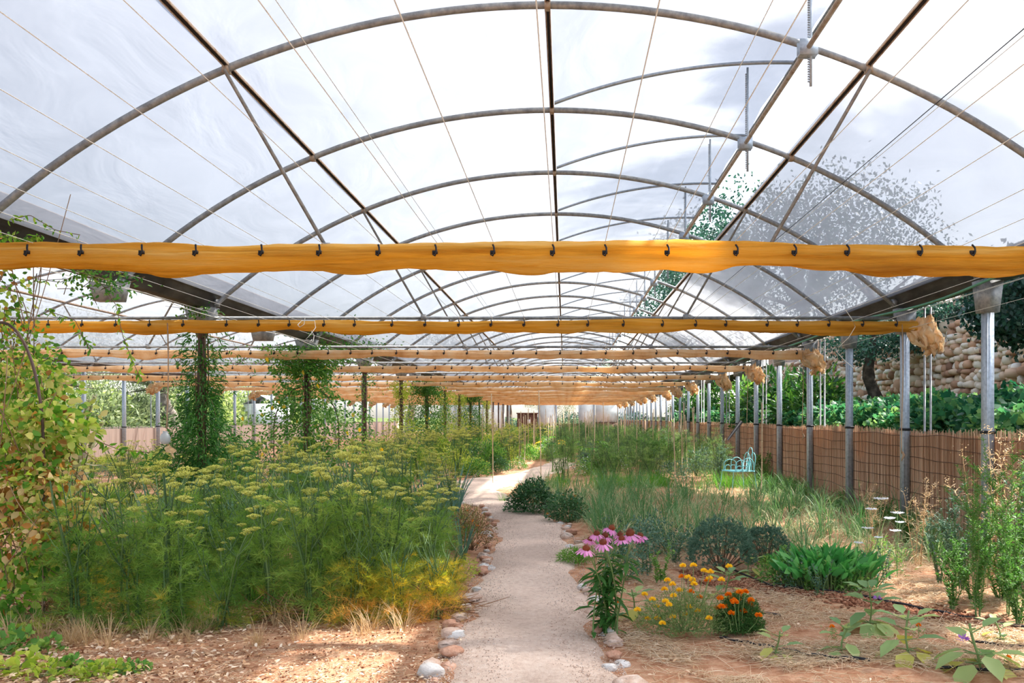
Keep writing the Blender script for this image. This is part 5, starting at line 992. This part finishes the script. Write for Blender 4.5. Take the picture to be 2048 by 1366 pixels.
# left bay planting, low, in front of the far left fence
for k in range(90):
    d = R_.uniform(13, 45); x = R_.uniform(max(-14.6, -.66*d), -5.9); ty = R_.choice(['grey', 'flower', 'lime', 'russet', 'lime']); s = R_.uniform(.7, 1.1)
    place(BU[ty], 'bush', DESC[ty]+' in the left hand bay behind the iron posts', 'bush', (x, d, -.03), R_.uniform(0, 6), (s, s, s*.8), DESC[ty]+' group, left bay')
for k in range(26):
    d = R_.uniform(11, 22); x = R_.uniform(max(-9.5, -.6*d), -5.6); place(FARF[k % 2], 'fennel', 'fennel with yellow heads in the left hand bay', 'fennel', (x, d, 0), R_.uniform(0, 6), R_.uniform(.75, .95), 'fennels of the left bay')
# individual mid plants
for k, (px, py, ty, s, w) in enumerate(((955, 955, 'green', .95, 'bushy green plant left of the second path bend'), (925, 950, 'lime', .9, 'yellow green plant at the outer edge of the path bend'), (1000, 945, 'dark', .8, 'dark bush behind the second path bend'), (1040, 940, 'flower', .8, 'white speckled bush behind the second path bend'), (975, 930, 'russet', 1, 'pinkish bush above the second path bend'))):
    x, y = G(px, py); place(BU[ty], 'bush', w, 'bush', (x, y, 0), k, s)
def papaya(yellow=False):
    S = MB(); S.tube([(0, 0, 0), (.02, 0, .5), (0, 0, .95)], [.022, .018, .014], 7); Fo = MB(); Y = MB()
    for k in range(8):
        a = k*2*PI/8+.2; e = np.array([math.cos(a)*.33, math.sin(a)*.33, .98+.12*math.sin(k*2.)]); S.tubes(np.array([[0, 0, .93]]), e[None], .006)
        tgt = Y if (yellow and k % 3 == 0) else Fo
        for j in range(7):
            b_ = a+(j-3)*.42; tgt.batch(e[None], [[math.cos(b_), math.sin(b_), -.3]], [[0, 0, 1.]], .24-.03*abs(j-3), .07, T_OVAL)
    out = [one(S, 'stem', M_STEM), one(Fo, 'foliage', M_GREEN)]
    if yellow: out.append(one(Y, 'yellow_leaves', M_YELLEAF))
    return out
x, y = G(1182, 960); place(papaya(), 'papaya_plant', 'young papaya with lobed dark leaves right of the path', 'papaya', (x, y, 0), 0, .85)
x, y = G(1105, 945); place(papaya(True), 'papaya_plant', 'young papaya with drooping yellow lower leaves behind the gravel bend', 'papaya', (x, y, 0), .6, .9)
b = MB(); b.tube([(0, 0, -.05), (.01, 0, .9), (0, .01, 1.85)], .010, 6)
for z in (.35, .7, 1.1, 1.5): b.tube([(0.005, 0, z-.006), (0.005, 0, z+.006)], .0135, 6)
cane = b.mesh('bamboo_cane', BAMBOO)
near = [(986, 968, 1.15, 'beside the path bend'), (1082, 965, 1.2, 'at the back of the path bend'), (1350, 985, .75, 'in the onion bed'), (1522, 998, 1.0, 'before the fence right of the chair'), (1105, 940, .9, 'beside the yellow leaved papaya')]
for px, py, s, w in near: x, y = G(px, py); o = link('bamboo_stake', cane, None, (x, y, 0)); o.scale = (1.2, 1.2, s*.95); o.rotation_euler = (R_.uniform(-.04, .04), R_.uniform(-.03, .03), 0); tag(o, 'slim bamboo stake '+w, 'stake')
for k in range(95):
    d = R_.choice([R_.uniform(22, 40), R_.uniform(30, 68)]); x = R_.uniform(-1.6, 4.2) if k % 5 else R_.uniform(-3.4, -1)
    if onpath(x, d, .1): continue
    o = link('bamboo_stake', cane, None, (x, d, 0)); o.scale = (1.3, 1.3, R_.uniform(.75, 1.05)); o.rotation_euler = (R_.uniform(-.04, .04), R_.uniform(-.04, .04), 0)
    tag(o, 'distant upright bamboo stake among the crops', 'stake', 'distant bamboo stakes')
# ------------------------------------------------------------------ trees and hedges outside
def tree(trunk_pts, r0, crowns, n, L, W, lm, bm, tm=T_DIA, nb=26):
    T = MB(); P = np.array(trunk_pts, float); t = np.linspace(0, len(P)-1.001, 16); k = t.astype(int); q = P[k]+(P[k+1]-P[k])*(t-k)[:, None]; q[1:-1] = (q[:-2]+q[1:-1]*2+q[2:])/4; T.tube(q, np.linspace(r0, r0*.5, 16)*(1+.08*np.sin(np.arange(16)*2)), 9)
    Fo = MB()
    for c, R in crowns:
        c = np.array(c, float); R = np.array(R, float)
        for j in range(max(3, nb//len(crowns))):
            e = c+nrm(rng.normal(0, 1, 3))*R*rng.uniform(.3, .9); m = (P[-1]+e)/2+rng.normal(0, .15, 3); u = np.linspace(0, 1, 7)[:, None]; T.tube(P[-1]*(1-u)**2+2*m*u*(1-u)+e*u*u, np.linspace(r0*.32, .015, 7), 5)
        nn = n//len(crowns); cl_ = 60; cc = c+nrm(rng.normal(0, 1, (cl_, 3)))*R*rng.uniform(.35, 1, (cl_, 1))**.5; kk = rng.integers(0, cl_, nn); PP = cc[kk]+rng.normal(0, .26, (nn, 3))*R.mean()*.55
        Fo.batch(PP, rng.normal(0, 1, (nn, 3))+[0, 0, -.3], rng.normal(0, 1, (nn, 3))+[0, 0, .8], L*rng.uniform(.7, 1.3, nn), W, tm)
    return [one(T, 'trunk', bm, True), one(Fo, 'foliage', lm)]
ck = tree([(0, 0, 0), (-.25, .1, .8), (-.55, 0, 1.5), (-.35, .1, 2.2), (-.2, .2, 3.2)], .19, [((-.6, 0, 2.3), (1.0, 1.3, .6)), ((.4, .4, 3.4), (2.2, 2.4, 1.4)), ((0, 1.5, 4.8), (2.3, 2.6, 1.5)), ((.9, -.8, 2.6), (.8, 1, .7))], 9000, .11, .06, M_OAK, BARK)
place(ck, 'oak_tree', 'dark crooked oak leaning behind the steel posts before the stone wall', 'tree', (8.1, 21.8, 1.1), 0, 1)
# mid tree whose boughs hang past the nearest post
t1 = tree([(0, 0, 0), (-.2, .1, 2), (-.4, .3, 4)], .24, [((-1.2, .6, 2.2), (.6, 1.0, .75)), ((-.8, 2.2, 2.3), (.7, .9, .55)), ((.8, 0, 5.4), (1.6, 2, 1.5))], 18000, .10, .06, M_OAK, BARK)
place(t1, 'oak_tree', 'oak whose dark boughs hang past the nearest right hand post', 'tree', (8.3, 12.6, 1.1), 0, 1)
crown = [((0, 0, 4.2), (2.4, 2.6, 1.7)), ((-1.0, .8, 5.6), (1.8, 2.0, 1.3)), ((1, -.4, 5.4), (1.8, 2, 1.4))]
TR = tree([(0, 0, 0), (.1, 0, 1.5), (0, .1, 3.2)], .22, crown, 9000, .12, .07, M_OAK, BARK); TO = tree([(0, 0, 0), (-.35, 0, .8), (.1, .1, 1.7), (.3, .1, 2.3)], .34, [((.2, 0, 3.4), (2.3, 2.3, 1.4)), ((-1.2, .3, 2.8), (1.3, 1.4, 1.0)), ((1.3, -.2, 2.6), (1.3, 1.4, 1.1))], 9000, .10, .035, M_OLIVE, BARK2)
for k, (x, y, s, w) in enumerate(((8.0, 29, 1.25, 'oak behind the fence whose top shows through the open vent'), (7.7, 38, 1.35, 'second oak showing through the vent further back'), (7.9, 50, 1.5, 'third oak further back along the right side'), (8.4, 64, 1.6, 'far oak near the end of the right side'))):
    place(TR, 'oak_tree', w, 'tree', (x, y, 1.1), k, s)
for k, (x, y, s, w) in enumerate(((-19.2, 31.5, 1.15, 'old olive tree with a thick twisted trunk beyond the left fence'), (-22, 37, 1.3, 'second olive tree beyond the left fence'), (-18.5, 40.5, 1.2, 'third olive tree beyond the left fence'), (-20, 48, 1.4, 'fourth olive tree beyond the left fence'), (-18, 57, 1.3, 'fifth olive tree beyond the left fence'), (-21, 66, 1.6, 'sixth olive tree beyond the left fence'), (-25, 29, 1.3, 'olive tree at the far left behind the speckled vine'))):
    place(TO, 'olive_tree', w, 'tree', (x, y, .2), k*1.4, s)
for k, (x, y, s) in enumerate(((-6, 92, 1.5), (-1.5, 88, 1.2), (2.5, 93, 1.5), (7, 96, 1.7), (-11, 97, 1.8), (-16, 90, 1.6))):
    place(TO if k % 2 else TR, 'tree', ['broad tree behind the brown end door', 'tree seen through the far end opening', 'tree right of the far end opening', 'large tree past the far right corner', 'tree behind the end of the left bay', 'tree past the far left corner'][k], 'tree', (x, y, 0), k, s)
t2 = tree([(0, 0, 0), (-.1, .1, 2.5), (-.3, 0, 6)], .26, [((-.9, -.5, 9.2), (1.8, 1.8, 1.1)), ((-.6, 2.0, 9.8), (1.9, 2.0, 1.1)), ((-.4, .6, 7.0), (1.4, 2, 1.2))], 15000, .12, .07, M_OAK, BARK)
place(t2, 'tall_tree', 'tall tree right of the greenhouse that throws streaky shade on the roof film', 'tree', (11.6, 19.4, 3.9), 0, 1.2)
t3 = tree([(0, 0, 0), (.15, .1, 3), (0, 0, 6.5)], .24, [((0, 0, 8.9), (1.9, 2.0, 1.2)), ((.3, -1.6, 8.5), (1.4, 1.3, .9)), ((-.2, 1.5, 9.3), (1.5, 1.5, .9)), ((-.9, .2, 9.7), (1.2, 1.6, .8))], 26000, .13, .085, M_OAK, BARK)
for k, (x, y, s) in enumerate(((10.5, 13.6, 1.0), (10.7, 18.4, 1.0), (10.6, 16.0, 1.05))): place(t3, 'tall_tree', 'tall oak on the upper terrace shading the right roof film, %s from the camera' % ordw(k+1), 'tree', (x, y, 3.9), k*1.7, s)
# bank of shrubs beyond the left fence
DK = bush(1.3, 1.5, 2200, .14, .07, M_OAK, T_DIA, 10, hollow=.4)
for k in range(9): place(DK, 'hedge_shrub', 'dark shrub behind the end gable, %s from the left' % ordw(k+1), 'shrub', (-10+k*2.1, 84+R_.uniform(-.5, 2), 0), k, R_.uniform(1.0, 1.5), 'dark shrubs behind the end gable')
HB = [bush(1.5, 1.5, 2200, .15, .07, M_OLIVE, T_DIA, 10, hollow=.4), bush(1.5, 1.6, 2200, .15, .08, leafmat('sunlit_hedge_leaf', [(.16, .24, .06), (.32, .40, .12), (.52, .56, .26)], .4), T_DIA, 10, hollow=.4)]
for k in range(70):
    x = R_.uniform(-17.6, -16.9) if k % 2 else R_.uniform(-24, -19.5); y = 22+k*.8+R_.uniform(-.5, .5); v = R_.choice([0, 0, 1]); s = R_.uniform(.55, .8) if k % 2 else R_.uniform(1.5, 2.0)
    place(HB[v], 'hedge_shrub', ['grey green shrub', 'sunlit shrub'][v]+(' close behind' if k % 2 else ' on the bank beyond')+' the far left fence, %s of its row' % ordw(k//2+1), 'shrub', (x, y, .1), R_.uniform(0, 6), s, ['grey green', 'sunlit'][v]+(' shrubs close' if k % 2 else ' shrubs bank')+' beyond the left fence')
# broad leaved plants on the right terrace
GP = [bush(.75, .75, 420, .17, .17, M_GRAPE, T_LOBE, 16, hollow=.35, base=.1), bush(.7, .6, 480, .14, .14, M_GRAPE, T_LOBE, 16, hollow=.35, base=.1)]
k = 0
for row in range(3):
    y = 8.6+row*.5; kk = -1
    while y < 46:
        kk += 1
        x = [5.85, 6.6, 7.35][row]+R_.uniform(-.2, .2); s = R_.uniform(.72, .95) if row == 0 else R_.uniform(.85, 1.25); s *= .85 if 10 < y < 13 and row == 0 else .84 if row else 1
        place(GP[k % 2], 'vine_bush', ['grapevine like bush just over the right hand fence', 'broad leaved bush in the middle of the right terrace', 'broad leaved bush at the foot of the stone wall'][row]+', %s from the camera' % ordw(kk+1), 'bush', (x, y, 1.05+(x-5)*.1), R_.uniform(0, 6), s, ['broad leaved bushes along the fence', 'broad leaved bushes mid terrace', 'broad leaved bushes below the wall'][row]); k += 1; y += R_.uniform(.8, 1.15)
LQ = bush(1.0, 1.25, 1500, .26, .08, leafmat('glossy_dark_leaf', [(.015, .06, .02), (.04, .13, .03), (.12, .28, .05), (.30, .48, .10)], .3, .3, .6), T_OVAL, 22, M_WOODY, hollow=.4, droop=.25)
for k, (x, y, s, w) in enumerate(((6.5, 22.5, 1.15, 'large loquat like shrub with long dark leaves behind the fence'), (6.4, 26, 1.25, 'second dark long leaved shrub behind the fence'), (6.6, 31, 1.2, 'third dark long leaved shrub behind the fence'), (6.4, 37, 1.2, 'distant dark long leaved shrub behind the fence'), (6.6, 45, 1.3, 'farthest dark long leaved shrub behind the fence'))):
    place(LQ, 'loquat_shrub', w, 'shrub', (x, y, 1.0), k, s)
x, y = 7.6, 13.4; place(weed(1.0, 14, 120, .06, .012, leafmat('pale_feathery', [(.34, .42, .28), (.52, .58, .42), (.70, .72, .58)], .3), .35, 3), 'feathery_shrub', 'pale feathery shrub over the fence at the right edge', 'shrub', (x, y, 1.3), 0, .95)
# white shed and car like blur left are plain: white canvas shelter beyond the left fence
r = thing('shelter', 'small white canvas shelter beyond the left fence', 'shelter', (-17.6, 51.5, .2)); b = MB(); b.box((0, 0, 1.05), (1.9, 2.4, 2.1)); b.obj('wall', WHITEP, r); b = MB(); V = np.array([[(-1.05, y_, 2.05), (0, y_, 2.6), (1.05, y_, 2.05)] for y_ in (-1.3, 1.3)]); b.grid(V); b.obj('roof', WHITEP, r)
b = MB(); b.tube([(AX(1455, 21), 21, AZ(880, 21)), (AX(1483, 21), 21, AZ(842, 21))], [.03, .05], 5); tag(b.obj('black_tube', BLK), 'short black tube hooked slanting over the reed fence behind the chair', 'tube')
